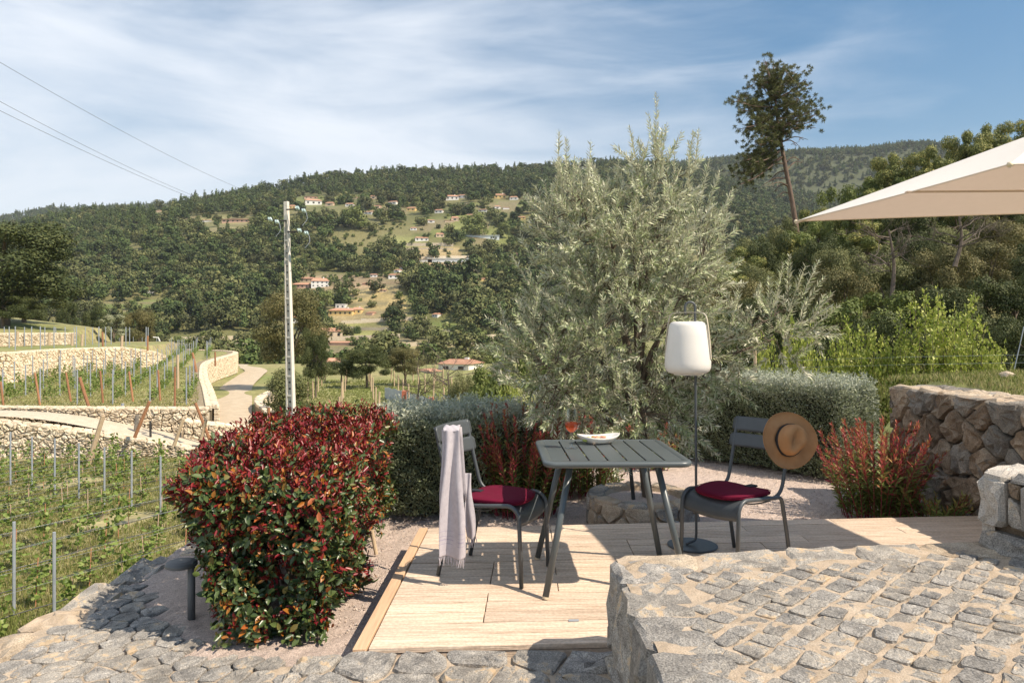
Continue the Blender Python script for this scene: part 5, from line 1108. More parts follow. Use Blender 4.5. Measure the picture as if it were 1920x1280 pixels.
# grass strips
def grass(name, label, X, Y, Z, hgt, seed, wd=.008, m=m_grass, cat='grass', nb=3, lo=0., hi=1.):
    R = np.random.default_rng(seed); n = len(X); I_ = np.repeat(np.arange(n), nb); N_ = n*nb; P = np.stack([X[I_]+R.normal(size=N_)*.02, Y[I_]+R.normal(size=N_)*.02, Z[I_]], 1); D = unit(np.array([0, 0, 1.])+R.normal(size=(N_, 3))*.38); L = hgt*R.uniform(.4, 1.2, N_)
    o = link(name, leaf_mesh(name, P, D, rdir(N_, R), L, wd, m, rnd=lo+(hi-lo)*R.random(N_)), kind='stuff'); tag(o, label, cat)
R_ = np.random.default_rng(2)
X_ = R_.uniform(4.15, 9.5, 15000); Y_ = R_.uniform(3.8, 9.8, 15000); grass('grass', 'short green grass growing behind the cap of the garden wall', X_, Y_, H(X_, Y_), .07, 1, .009)
# ---------------------------------------------------------------- lower vineyard on the left
E_ = np.array([.87, -.49]); RD = np.array([.49, .87]); B0 = np.array([-20.6, 26.5])
def below(x, y): return Hs(x, y)
vineM = []
for s in range(4):
    R = np.random.default_rng(50+s); n = 70; z = R.uniform(.25, 1.0, n); P = np.stack([R.normal(size=n)*.10, R.normal(size=n)*.10, z], 1)
    Nn = unit(rdir(n, R)+np.array([0, 0, .5])); D = unit(np.cross(Nn, rdir(n, R))); vineM.append(leaf_mesh('vine_leaves', P, D, Nn, R.uniform(.07, .14, n), .10, m_vine, kind='hex', rnd=R.random(n)))
def unitpost(r, m, name, n=6): return mesh_np(name, *(lambda b: (b.V, b.F))(MB().tube([(0, 0, 0), (0, 0, 1)], r, n)), m)
me_cane = unitpost(.009, m_cane, 'stake'); me_pcane = unitpost(.010, m_stake, 'stake'); me_zinc = unitpost(.028, m_zinc, 'metal_vine_post', 8)
me_wp = unitpost(.055, m_wpost, 'timber_vine_post', 8); me_pp = unitpost(.06, m_ppost, 'timber_vine_post', 8)
def vine(x, y, z, h, pale, near, grp, lab):
    t = thing('grape_vine', lab, 'vine', (x, y, z), random.uniform(0, 6), grp)
    a = link('stake', me_pcane if pale else me_cane, t); a.scale = (1, 1, h); a.rotation_euler = (random.uniform(-.06, .06), random.uniform(-.06, .06), 0)
    b = link('leaves', random.choice(vineM), t); b.scale = (1, 1, random.uniform(.6, 1.1)*h); b['kind'] = 'stuff'
    return t
wires = []
cnt = 0
GV = 'young vines on thin canes in the lower left vineyard'
for i in range(0, 14):
    o = B0+E_*1.35*i; pts = [o+RD*t for t in np.arange(-17, 4.01, 1.15)]
    pts = [p for p in pts if p[1] < 29.0 and p[0] < -2.85-.1*max(0, 5-p[1]) and p[1] > 4.5 and -.76 < p[0]/p[1] < -.16]
    for p in pts:
        p = p+np.array([random.uniform(-.12, .12), random.uniform(-.12, .12)]); pale = random.random() < .6
        vine(p[0], p[1], below(*p), random.uniform(.75, 1.25), pale, True, GV+(' (pale cane)' if pale else ' (reddish cane)'), 'young grape vine tied to a pale thin cane in the lower left vineyard' if pale else 'young grape vine tied to a reddish thin cane in the lower left vineyard')
    for t in (0, -5.8, -11.6, -17):
        p = o+RD*t
        if -.78 < p[0]/p[1] < -.2 and p[1] > 7 and p[0] < -3.2:
            q = link('metal_vine_post', me_zinc, loc=(p[0], p[1], below(*p)-.3)); q.scale = (1, 1, 2.05+random.uniform(-.05, .1)); tag(q, 'galvanised steel post in the lower left vineyard', 'post', 'steel posts in the lower left vineyard')
    if len(pts) > 1:
        a, b = o+RD*4.0, o+RD*-19.
        w = thing('vine_wires', 'wires and drip pipe strung along one row of the lower left vineyard', 'wire', (a[0], a[1], -3.9), 0, 'wire rows of the lower left vineyard')
        for hgt, r, m in ((.45, .009, m_pipe), (.85, .0018, m_zinc), (1.2, .0018, m_zinc)):
            mb = MB(); P = []
            for k in range(25):
                q = a+(b-a)*k/24; P.append((q[0], q[1], -3.9+hgt+.03*math.sin(k*1.9)*(1 if m is m_pipe else .3)))
            mb.tube(P, r, 5).build('drip_pipe' if m is m_pipe else 'wire', m, w, world=True)
R_ = np.random.default_rng(4)
n_ = 60000; Y_ = 6+24*R_.random(n_)**.8; X_ = -2.9-(Y_*.76-2.9)*R_.random(n_); kx = (X_*E_[0]+Y_*E_[1]); keepm = (wob(X_, Y_, .9, 2.) > -.5) | (Y_ < 13); X_, Y_ = X_[keepm], Y_[keepm]
grass('grass', 'patchy green and straw coloured grass under the lower left vines', X_, Y_, H(X_, Y_)-.01, .15, 6, .016, nb=3)
n_ = 3800; Y_ = R_.uniform(6, 13, n_); X_ = -Y_*R_.uniform(.2, .72, n_); grass('tall_grass', 'long fresh grass between the drip pipe and the cobbled lane', X_, Y_, H(X_, Y_), .42, 8, .016, nb=4, lo=.1, hi=.6)
n_ = 15000; Y_ = R_.uniform(32.8, 62, n_); X_ = -Y_*R_.uniform(.38, .74, n_); k_ = inpoly(X_, Y_, TA) & ~inpoly(X_, Y_, TB); grass('grass', 'green grass between the posts of the middle left vineyard terrace', X_[k_], Y_[k_], H(X_[k_], Y_[k_]), .12, 9, .03, nb=3, lo=.2, hi=1)
n_ = 9000; Y_ = R_.uniform(32, 78, n_); X_ = -Y_*R_.uniform(.08, .30, n_); k_ = X_ > -16.2-(Y_-38)*.3+4; grass('grass', 'green grass of the small vineyard right of the pole', X_[k_], Y_[k_], H(X_[k_], Y_[k_]), .16, 10, .035, nb=4, lo=0, hi=.55)
# ---------------------------------------------------------------- retaining walls of the left terraces
def rubble(name, label, pts, topf, botf, su, sv, limit, mats=(m_cream,), thick=1.15, cap=.28, n=10, bulge=.06):
    """wall along a polyline; the visible face looks to the right of the walking direction"""
    P = smooth_path([(x, y, 0) for x, y in pts], 6); s = [0]
    for a, b in zip(P[:-1], P[1:]): s.append(s[-1]+(b-a).length)
    L = s[-1]; xs = [p.x for p in P]; ys = [p.y for p in P]
    def pos(u): return Vector((float(np.interp(u, s, xs)), float(np.interp(u, s, ys)), 0))
    def nr(u): d = (pos(min(L, u+.3))-pos(max(0, u-.3))).normalized(); return Vector((d.y, -d.x, 0))
    w = thing(name, label, 'stone wall', (P[0].x, P[0].y, botf(0)))
    hm = max(topf(i/20)-botf(i/20) for i in range(21))
    def mf(u, v, h):
        t = u/L; b = botf(t); tp = topf(t); p = pos(u)+nr(u)*h; return (p.x, p.y, b+(tp-b)*v/hm)
    masonry(w, mf, cells(L, hm, su, sv, .4), list(mats), gap=.016, depth=.15, bulge=bulge, n=n, rough=1., limit=limit, name='stone', key=lambda u, v: pos(u).y)
    masonry(w, lambda u, v, h: tuple(pos(u)-nr(u)*v+Vector((0, 0, topf(u/L)+h-.02))), cells(L, cap*2, su*1.1, cap, .25), list(mats), gap=.02, depth=.12, bulge=.05, n=8, rough=.35, limit=max(0, limit-200) if limit > 200 else 0, name='cap_stone')
    rows = []
    for i in range(41):
        u = L*i/40; t = i/40; p = pos(u); nn = nr(u); rows.append([p-nn*.06+Vector((0, 0, botf(t)-.5)), p-nn*.06+Vector((0, 0, topf(t)-.06)), p-nn*thick+Vector((0, 0, topf(t)-.06)), p-nn*thick+Vector((0, 0, botf(t)-.5))])
    MB().grid(rows).build('wall_body', m_creamd, w, world=True); return w
rubble('retaining_wall', 'cream dry stone wall at the back of the lower left vineyard', [(-24, 29.9), (-21, 29.8), (-17.5, 29.7), (-14.5, 29.8), (-12, 30.0)], lambda t: -2.22-1.4*t**1.6-.1*t, lambda t: -4.0, .40, .34, 300, thick=.6, n=10)
rubble('retaining_wall', 'low cream stone wall with a flat top edging the middle vineyard terrace', [(-33, 32.5), (-22, 32.4), (-17, 32.3), (-13.7, 32.5)], lambda t: -2.02-.1*t, lambda t: -2.3-1.3*t**2, .42, .32, 150, thick=.5)
rubble('retaining_wall', 'squared cream stone wall running right toward the dirt road', [(-14.5, 31.6), (-12.6, 31.7), (-10.6, 32.2), (-9.0, 33.0)], lambda t: -2.55-.75*t, lambda t: -4.0, .42, .30, 60, thick=.5)
rubble('retaining_wall', 'long cream rubble wall holding the upper vineyard terrace', [(-46, 41.5), (-38, 43.6), (-32.6, 46.2), (-33.6, 51), (-34.2, 57), (-31.8, 63.8), (-33.5, 70)], lambda t: -.08 if t < .75 else -.08-(t-.75)*5, lambda t: -2.2, .36, .3, 0, n=8)
rubble('retaining_wall', 'cream rubble wall along the left of the dirt road', [(-13.9, 34), (-17.4, 41.8), (-22.9, 54), (-29.3, 70), (-33.6, 88), (-37.5, 95), (-44, 98)], lambda t: -2.15+.85*t, lambda t: -3.85, .36, .3, 0, n=8)
rubble('retaining_wall', 'ragged cream wall at the top left terrace under the grass slope', [(-60, 59), (-48, 61.8), (-45.8, 68), (-45.4, 75)], lambda t: 1.05, lambda t: -.15, .4, .3, 0, n=8)
rubble('low_wall', 'low dark topped wall at the right of the dirt road bend', [(-18.6, 60), (-16.9, 49), (-14.0, 42), (-12.2, 38.2)][::-1], lambda t: -3.2, lambda t: -4.0, .4, .3, 40, (m_cream, m_wgrey), thick=.5)
# posts and vines of the middle and upper terraces
GP = 'steel posts on the middle left vineyard terrace'
rs = random.Random(12)
for i in range(19):
    for j in range(17):
        y = 34.5+j*3.9; x = -15.0-i*1.75-(y-33)*.40+rs.uniform(-.1, .1)
        if x/y < -.74 or not bool(inpoly(np.array([x]), np.array([y]), TA)[0]) or bool(inpoly(np.array([x]), np.array([y]), TB)[0]): continue
        q = link('metal_vine_post', me_zinc, loc=(x, y, Hs(x, y)-.2)); q.scale = (1.15, 1.15, 1.9+rs.uniform(-.15, .2)); tag(q, 'galvanised steel post on the middle left vineyard terrace', 'post', GP)
        for k in range(3):
            yy = y+.9+k*1.1; xx = x-.40*(yy-y)
            if bool(inpoly(np.array([xx]), np.array([yy]), TB)[0]): continue
            if cnt < 240: _v = vine(xx, yy, Hs(xx, yy), rs.uniform(.6, 1.), True, False, 'young vines on canes of the middle left terrace', 'young grape vine on a pale cane on the middle left vineyard terrace'); _v.children[1].scale = (.7, .7, .7); cnt += 1
for x, y in [(-44-(i*1.9)+j*.7, 48+j*6.5) for i in range(-6, 8) for j in range(5)]:
    if x/y < -.75 or not bool(inpoly(np.array([x]), np.array([y]), TB)[0]) or bool(inpoly(np.array([x]), np.array([y]), TC)[0]): continue
    q = link('metal_vine_post', me_zinc, loc=(x, y, Hs(x, y)-.2)); q.scale = (1.5, 1.5, 2.0); tag(q, 'galvanised steel post on the upper left vineyard terrace', 'post', 'steel posts on the upper left vineyard terrace')
def lpost(name, m, p0, p1, d0, r, lab, grp=None, d1=None):
    a = at_d(*p0, d0); b = at_d(*p1, d0 if d1 is None else d1); o = MB().tube([Vector((0, 0, 0)), (a-b)*.5, a-b], [r, r*.97, r*.9], 8).build(name, m); o.location = b; tag(o, lab, 'post', grp)
def z3(x, y): return (x/3.556, 540+y/3.556)
for (t0, t1, d) in (((5, 622), (22, 780), 34), ((233, 566), (266, 780), 34), ((440, 562), (472, 755), 34.5), ((668, 550), (687, 765), 34.3), ((860, 555), (887, 755), 34.6), ((1054, 545), (1068, 748), 34.8), ((1167, 525), (1165, 792), 33.6), ((1283, 430), (1310, 560), 44), ((683, 292), (686, 388), 60), ((985, 318), (984, 420), 60), ((1434, 425), (1436, 520), 62)):
    lpost('timber_vine_post', m_wpost, z3(*t0), z3(*t1), d, .05 if d < 40 else .08, 'orange brown round timber post on the left vineyard terraces', 'orange timber posts of the left terraces')
lpost('timber_vine_post', m_wpost, z3(531, 595), z3(610, 850), 33.2, .075, 'orange timber post leaning left at the front of the middle terrace')
lpost('timber_vine_post', m_ppost, z3(1185, 445), z3(1186, 668), 36, .07, 'tall pale upright timber post at the right end of the middle terrace')
lpost('timber_vine_post', m_wpost, z3(997, 755), z3(897, 995), 29.2, .07, 'orange timber strut leaning right on the concrete path')
lpost('timber_vine_post', m_ppost, z3(688, 850), z3(585, 1185), 28.0, .095, 'thick pale timber strut leaning right across the cream wall')
lpost('timber_vine_post', m_ppost, z3(1222, 870), z3(1160, 1050), 28.5, .075, 'pale timber strut leaning right just left of the red hedge')
lpost('timber_vine_post', m_wpost, z3(1302, 765), z3(1398, 1010), 31, .07, 'brown timber strut leaning left in front of the dirt road')
lpost('timber_vine_post', m_ppost, z3(1375, 880), z3(1335, 1020), 30, .07, 'short pale timber strut crossing the brown one by the red hedge')
lpost('timber_vine_post', m_wpost, (504, 764), (503, 796), 33, .075, 'short orange post between the red hedge and the round bush')
for x in (118, 330, 484, 550, 815): lpost('timber_vine_post', m_ppost, z3(x, 285+x*.04), z3(x-4, 370+x*.03), 62, .12, 'pale timber post on the upper left terrace', 'pale timber posts of the upper left terrace')
lpost('gate_post', m_dark, z3(1002, 885), z3(1004, 990), 30.6, .05, 'dark steel gate post in the gap of the cream wall')
lpost('gate_post', m_wgrey, z3(915, 845), z3(905, 960), 31, .09, 'grey gate post left of the gap in the cream wall')
lpost('valve_pipe', m_zinc, z3(818, 768), z3(818, 830), 33, .07, 'short grey pipe standing at the edge of the middle terrace')
# small vineyard right of the pole
for i in range(6):
    for j in range(6):
        y = 42+j*6.6; x = -12.4+i*2.3-(y-42)*.215
        q = link('timber_vine_post', me_pp, loc=(x, y, Hs(x, y)-.2)); q.scale = (1.05, 1.05, 1.75+rs.uniform(-.2, .3)); q.rotation_euler = (rs.uniform(-.04, .04), rs.uniform(-.04, .04), 0); tag(q, 'pale timber post in the small vineyard right of the utility pole', 'post', 'pale posts of the small vineyard right of the pole')
# sheet fence and brick pier
fn = thing('sheet_fence', 'pale grey corrugated sheet fence stepping down beside the small vineyard', 'fence', (-10, 55, -3.9))
fa, fb = Vector((-9.9, 56, 0)), Vector((-4.6, 44.5, 0)); K = 15
for k in range(K):
    a = fa.lerp(fb, k/K); b = fa.lerp(fb, (k+.96)/K); z = Hs((a.x+b.x)/2, (a.y+b.y)/2); rows = [[a.lerp(b, u/16)+Vector((.03*math.cos(u*1.57), 0, zz+z)) for u in range(17)] for zz in (-.1, .9+.06*(k % 2))]
    if k in (6, 13): MB().box((a+b)/2+Vector((0, 0, z+.45)), (.3, .75, 1.1)).build('brick_pier', m_brick, fn, world=True)
    else: MB().grid(rows).build('panel', m_sheet, fn, world=True)
# wire fence on the bank at the right
wf = thing('wire_fence', 'thin wire fence with slanted stakes along the grass bank at the right', 'fence', (4.6, 9.2, .85))
for z in (1.0, 1.10): MB().tube([(3.2, 10.6, z-.15), (5.2, 9.4, z-.02), (8.2, 9.0, z+.05), (9.5, 8.8, z+.08)], .0016, 4).build('wire', m_zinc, wf, world=True)
MB().tube([at_d(1900, 700, 9.1), at_d(1920, 612, 9.1)], .006, 5).build('stake', m_zinc, wf, world=True)
MB().tube([at_d(1416, 700, 11), at_d(1415, 648, 11)], .025, 6).build('stake', m_ppost, wf, world=True)
# ---------------------------------------------------------------- utility pole and lines
ub = Vector((-8.55, 28.0, -3.9)); ut = at_d(537, 378, 28.0)
up_ = thing('utility_pole', 'pale concrete utility pole with three insulator arms above the red hedge', 'utility pole', ub)
def pl_at(t): return ub.lerp(ut, t)
hgt = ut.z-ub.z; AX = (ut-ub).normalized()
def wdt(t): return .185*(1-t)+.078*t
yaw = Matrix.Rotation(math.radians(-18), 3, 'Z')
def PP(t, x, y): return pl_at(t)+yaw @ Vector((x, y, 0))
for s in (-1, 1):
    bot = [PP(0, s*wdt(0)*a, b) for a, b in ((1, -.10), (1, .10), (.62, .10), (.62, -.10))]; top = [PP(1, s*wdt(1)*a, b*.6) for a, b in ((1, -.10), (1, .10), (.62, .10), (.62, -.10))]
    if s > 0: bot, top = bot[::-1], top[::-1]
    MB().hexa(bot, top).build('flange', m_pole, up_, world=True)
MB().hexa([PP(0, a*wdt(0), b) for a, b in ((-.61, -.05), (.61, -.05), (.61, .05), (-.61, .05))], [PP(.93, a*wdt(.93), b) for a, b in ((-.61, -.03), (.61, -.03), (.61, .03), (-.61, .03))]).build('web', m_hole, up_, world=True)
for k in range(12):
    t = .05+.073*k; w = wdt(t)*.61; d = .095*(1-t)+.055*t; c = PP(t, 0, 0); MB().box(c, (2*w, 2*d, .07), M=yaw).build('rung', m_pole, up_, world=True)
    if k < 11:
        for q in (.35, .68):
            tt = t+.073*q; c = PP(tt, 0, -.052+.012*tt); MB().tube([c, c+yaw @ Vector((0, -.012, 0))], .045*(1-.5*tt), 12).build('hole', m_dark, up_, world=True)
MB().hexa([PP(.93, a*wdt(.93)*.98, b) for a, b in ((-1, -.07), (1, -.07), (1, .07), (-1, .07))], [PP(1, a*wdt(1)*1.0, b) for a, b in ((-1, -.07), (1, -.07), (1, .07), (-1, .07))]).build('head', m_pole, up_, world=True)
INS = []
for (y, x0, xs_) in ((393, 537, (554, 566)), (414, 537, (516, 503)), (435, 539, (558, 571))):
    a = at_d(x0, y, 27.85); b = at_d(xs_[1]+(6 if xs_[1] > 540 else -6), y-2, 27.7); o = MB().tube([a, b], .028, 6).build('cross_arm', m_dark, up_, world=True)
    for i, x in enumerate(xs_ if xs_[1] > 540 else xs_[::-1]):
        c = at_d(x, y-2+i*5, 27.6); M_ = Matrix.Rotation(math.radians(70), 3, 'Y')
        for q in range(2): MB().lathe([(.02, 0), (.08, .01), (.095, .035), (.08, .07), (.03, .09)], c+Vector((.07*q, 0, 0)), 14, lambda v: M_ @ v).build('insulator', m_insul, up_, world=True, smooth=True)
        INS.append(c)
    MB().tube(smooth_path([c+Vector((.15, 0, 0)), c+Vector((.2, 0, -.3)), c+Vector((.02, 0, -.55))], 4), .012, 5).build('jumper', m_zinc, up_, world=True)
for (p0, mid, end) in (((-60, 82), (240, 240), INS[0]), ((-60, 158), (200, 284), INS[2]), ((-60, 178), (190, 290), INS[4])):
    a = at_d(*p0, 11); m_ = at_d(*mid, 16.5); P = []
    for k in range(-60, 41):
        t = k/40; v = a.lerp(end, t); v.z -= .55*4*max(0, t)*(1-t)*.5; P.append(v)
    o = MB().tube(P, .0036, 5).build('power_line', m_wire); tag(o, 'thin overhead power line running from the utility pole to the upper left', 'power line', 'power lines of the utility pole')
MB().tube([at_d(300, 640, 60), at_d(297, 633, 60), at_d(287, 632, 60)], .05, 6).build('street_lamp', m_wallw); tag(bpy.data.objects['street_lamp'], 'small white street lamp beyond the left vineyard', 'street lamp')
# ---------------------------------------------------------------- far houses
HB = []
def house(px, py, wpx, hpx, wm, lab, roof=m_roof, nwin=3, depth=.7, rz=0., name='house', chim=0, dist=None, flat_=False, cat='house', story=1):
    g = ground_at(px, py) if dist is None else at_d(px, py, dist); d = g.y; w = wpx*d/F; h = hpx*d/F; dp = max(5, w*depth)
    t = thing(name, lab, cat, g, rz); HB.append((px, py, wpx, hpx, d)); rh = h*.34 if not flat_ else h*.14; wh = h-rh
    MB().box((0, dp/2, wh/2-1.5), (w, dp, wh+3)).build('wall', wm, t)
    ov_ = w*.03+.1
    if flat_: r_ = MB().box((0, dp/2, wh+rh/2), (w+ov_, dp+ov_, rh)).build('roof', roof, t)
    else:
        mb = MB(); x0, x1, y0, y1 = -w/2-ov_, w/2+ov_, -ov_, dp+ov_; i = min(w*.18, dp*.4)
        mb.add([(x0, y0, wh), (x1, y0, wh), (x1, y1, wh), (x0, y1, wh), (x0+i, dp/2, wh+rh), (x1-i, dp/2, wh+rh)], [(0, 1, 5, 4), (1, 2, 5), (2, 3, 4, 5), (3, 0, 4), (3, 2, 1, 0)]); r_ = mb.build('roof', roof, t)
    for k in range(chim): MB().box((w*(.2-.4*k), dp*.5, wh+rh*.9), (w*.05+.3, w*.05+.3, rh*.9)).build('chimney', m_wallw, r_)
    if nwin:
        for s in range(story):
            for k in range(nwin):
                x = -w/2+w*(k+.5)/nwin; zz = wh*(s+.55)/story; o = MB().box((x, -.02, zz), (w/nwin*.34, .1, wh/story*.36)).build('window', m_dark, t)
    return t
Hn = [(588, 385, 30, 13, m_wallw, 'white house with a low red roof high on the hill right of the pole top', 3, 0), (617, 387, 15, 9, m_wallt, 'small tan roofed shed beside the white house on the upper hill', 1, 0), (583, 373, 24, 6, m_wallp, 'long thin pink roofed building above the white house', 3, 0), (441, 418, 50, 10, m_wallp, 'long salmon coloured building with tan roof on the hill left of the pole', 6, 0), (386, 417, 20, 5, m_wallw, 'low white shed left of the long salmon building', 0, 0),
      (297, 398, 9, 4, m_wallt, 'tiny tan house high on the left hill', 0, 0), (282, 551, 11, 9, m_wallw, 'tiny white house with red roof in the left valley wood', 0, 0), (848, 376, 24, 11, m_wallw, 'white house near the ridge with a gabled end', 3, 1), (866, 372, 17, 8, m_wallw, 'smaller white house touching the right of the ridge house', 2, 0), (938, 373, 22, 11, m_wally, 'yellow tan house near the ridge left of the olive', 3, 1), (963, 375, 15, 8, m_wallw, 'small white house near the ridge beside the olive crown', 2, 0),
      (933, 392, 11, 7, m_wallw, 'tiny white house under the yellow ridge house', 1, 0), (949, 393, 12, 5, m_wallw, 'low white shed under the ridge houses', 0, 0), (808, 418, 14, 7, m_wallw, 'small white house with a red roof in the middle of the upper slope', 1, 0), (853, 416, 14, 10, m_wallt, 'tan house on the upper slope right of the small white one', 1, 0), (842, 417, 16, 4, m_wallt, 'low ruin wall house on the upper slope', 0, 0), (791, 453, 25, 9, m_wallw, 'white house with long pinkish roof above the tan terraces', 3, 0),
      (742, 523, 27, 10, m_wallw, 'white house with red roof at the left of the big dark oak clump', 3, 0), (743, 511, 10, 7, m_wallw, 'small white square annex above the white house by the oak clump', 1, 0), (755, 505, 13, 5, m_wallw, 'low white roof above the white annex', 0, 0), (563, 541, 32, 11, m_wallp, 'long pinkish farm building left of the big white house', 4, 0), (575, 529, 26, 10, m_wallt, 'tan house wing behind the big white house', 3, 0), (686, 535, 15, 6, m_wallp, 'small orange roofed shed at the top of the dry field', 0, 0),
      (700, 374, 12, 9, m_wallt, 'tan house among trees under the ridge', 1, 0), (667, 374, 14, 5, m_wallt, 'low pale house under the ridge at middle left', 0, 0), (960, 480, 22, 7, m_wallp, 'orange roofed house beside the left edge of the olive', 2, 0), (692, 591, 14, 7, m_wallp, 'small dark red roofed hut right of the yellow house', 0, 0), (668, 590, 18, 13, m_wally, 'small yellow house with bright gable beside the long yellow house', 2, 1)]
for q, (px, py, w, h, wm, lab, nw, ch_) in enumerate(Hn): house(px, py, w, h, wm, lab, nwin=nw, chim=ch_, rz=random.uniform(-.35, .35))
for q in range(16):
    px, py = [(655, 388), (705, 392), (735, 383), (770, 396), (822, 400), (880, 408), (905, 398), (978, 412), (775, 432), (825, 446), (690, 402), (548, 392), (700, 520), (718, 548), (815, 596), (905, 528)][q]
    lb = ['below the white roofed house right of the pole top', 'left of the ridge houses among oaks', 'closest under the ridge woods at middle', 'between the two clusters of ridge houses', 'just above the small red roofed white house', 'right of the tan house on the upper slope', 'under the yellow ridge house', 'touching the left edge of the olive crown on the hill', 'above the house with the pinkish roof', 'right above the tan terraces', 'in the oaks left of the ridge houses', 'immediately right of the pole top', 'in the wood left of the white annex', 'at the foot of the dry field', 'in the valley fields below the oak clump', 'on the dark oak clump by the olive']
    house(px, py, random.uniform(10, 17), random.uniform(6, 9), [m_wallw, m_wallt, m_wallw, m_wally][q % 4], 'small %s house %s' % (['white', 'tan', 'white', 'yellow'][q % 4], lb[q]), nwin=2, rz=random.uniform(-.4, .4))
house(600, 539, 32, 18, m_wallw, 'big two storey white house with red roof above the dry field', nwin=4, story=2, rz=.25, chim=1)
house(638, 592, 46, 15, m_wally, 'long yellow house with orange hipped roof in the valley', nwin=5, chim=1, rz=-.1)
house(638, 580, 18, 9, m_wallw, 'white upper storey standing behind the long yellow house', nwin=2, flat_=True, roof=m_wallw, dist=None)
house(628, 635, 28, 20, m_wallt, 'red roofed house right of the utility pole low in the valley', nwin=2, rz=.4)
house(602, 634, 14, 20, m_wallp, 'narrow orange house half hidden by the brown oak', nwin=2)
house(556, 606, 22, 14, m_wallw, 'orange roofed white house seen through the brown oak', nwin=2)
house(635, 648, 46, 8, m_wallp, 'long low building with bright orange roof in the valley bottom', nwin=0)
house(628, 690, 26, 18, m_wallw, 'small white gabled house with pink roof above the small vineyard', nwin=2, rz=.3, dist=100)
house(850, 698, 62, 24, m_wallw, 'farmhouse with weathered red tiled roof left of the green trees', nwin=2, rz=-.35, dist=95, chim=1)
house(818, 704, 26, 12, m_wallw, 'white gabled outbuilding at the left of the farmhouse', nwin=0, rz=.5, dist=90)
house(846, 492, 88, 8, m_ghouse, 'long white shed with a green side on the hillside terrace', roof=m_ghouse, flat_=True, nwin=0, depth=.15)
house(850, 490, 58, 5, m_ggreen, 'long green clad shed front on the hillside terrace', roof=m_ghouse, flat_=True, nwin=0, depth=.12)
house(795, 492, 30, 6, m_wallw, 'long white wall like building left of the green shed', roof=m_wallt, flat_=True, nwin=0, depth=.2)
house(905, 447, 62, 5, m_ghouse, 'low bluish greenhouse under the round light green trees', roof=m_ghouse, flat_=True, nwin=0, depth=.2)
house(700, 604, 44, 5, m_wallw, 'low white garden wall building below the yellow houses', roof=m_wallw, flat_=True, nwin=0, depth=.2)
house(362, 668, 116, 6, m_ghouse, 'long white polytunnel roof beyond the left vineyard', roof=m_ghouse, flat_=True, nwin=0, depth=.2, dist=112)
house(617, 716, 22, 13, m_ghouse, 'white van like shed at the head of the small vineyard', roof=m_wallw, flat_=True, nwin=1, dist=92)
house(1100, 318, 22, 6, m_wallw, 'white house on the ridge behind the olive tips', nwin=0)
# field walls and terrace steps on the far slope
def terrace(p, q, h, lab, m=m_cream):
    a, b = ground_at(*p), ground_at(*q); rows = [[], []]; n = 24
    for k in range(n+1):
        v = a.lerp(b, k/n); z = Hs(v.x, v.y); rows[0].append(Vector((v.x, v.y, z-1))); rows[1].append(Vector((v.x, v.y, z+h+random.uniform(-.15, .15))))
    mb = MB().grid(rows); mb.grid([rows[1], [v+Vector((0, 1.2, 0)) for v in rows[1]]]); o = mb.build('terrace_wall', m); tag(o, lab, 'terrace wall')
for p, q, h, lab in (((640, 608), (800, 600), 1.5, 'dry stone terrace wall below the yellow houses'), ((600, 640), (750, 634), 1.6, 'terrace wall at the valley bottom left of the farmhouse'), ((700, 650), (900, 648), 1.3, 'long terrace wall above the farmhouse roof'), ((760, 462), (850, 463), 2.2, 'tan terrace wall on the bare strip of hillside'), ((790, 486), (900, 484), 1.5, 'terrace wall under the green shed'), ((640, 618), (860, 625), 1.3, 'terrace wall across the middle of the valley fields'), ((330, 640), (480, 636), 1.6, 'pale terrace wall across the valley left of the pole'), ((320, 652), (470, 650), 1.4, 'lower pale terrace wall across the valley left of the pole'), ((860, 640), (960, 632), 1.5, 'short terrace wall left of the olive at the valley bottom'), ((760, 470), (850, 470), 1.2, 'second step of the tan hillside terrace')): terrace(p, q, h, lab)
# ---------------------------------------------------------------- woods of the far hillside
def far_mesh(name, m, W_, Hh, seed, n=520, size=1.15, conic=False):
    R = random.Random(seed); bl = []
    if conic:
        for i in range(10): z = Hh*(.25+.7*i/9); r = W_*.5*(1.05-i/10)*.8+.3; bl.append(((R.uniform(-.4, .4), R.uniform(-.4, .4), z), (r, r, Hh*.1), r*r+.3))
    else: bl = blobs_dome(R, W_, Hh*.86, Hh*.14, 13, .24, .42)
    return crown_mesh(name, m, bl, n, size, seed, shell=.62, asp=.7)
FM = [far_mesh('hillside_oak', m_far1, 10, 8.5, 71), far_mesh('hillside_oak', m_far2, 10, 8, 72), far_mesh('hillside_oak', m_far1, 9, 9.5, 73), far_mesh('hillside_oak', m_far2, 11, 8.5, 74), far_mesh('hillside_tree', m_far3, 8, 7, 75, n=1900, size=.5), far_mesh('hillside_pine', m_far1, 5.5, 12, 76, conic=True, n=420, size=.95), far_mesh('hillside_bush', m_far3, 4, 2.6, 77, n=200, size=.7), far_mesh('hillside_bush', m_far1, 5, 4, 78, n=220, size=.8)]
NEARLAB = ['dark rounded oak of the wood on the far hillside', 'olive toned oak of the wood on the far hillside', 'tall dark oak of the wood on the far hillside', 'broad olive toned oak of the wood on the far hillside', 'light green tree on the far hillside', 'slim dark pine on the far hillside', 'light green bush in the valley fields', 'dark bush in the valley fields']
R_ = np.random.default_rng(33); T = []
cell = {}
def try_add(x, y, k, s, rmin):
    key = (int(x//12), int(y//12))
    for i in (-1, 0, 1):
        for j in (-1, 0, 1):
            for (a, b, r) in cell.get((key[0]+i, key[1]+j), ()):
                if (a-x)**2+(b-y)**2 < (rmin+r)**2*.30: return False
    cell.setdefault(key, []).append((x, y, rmin)); T.append((x, y, k, s)); return True
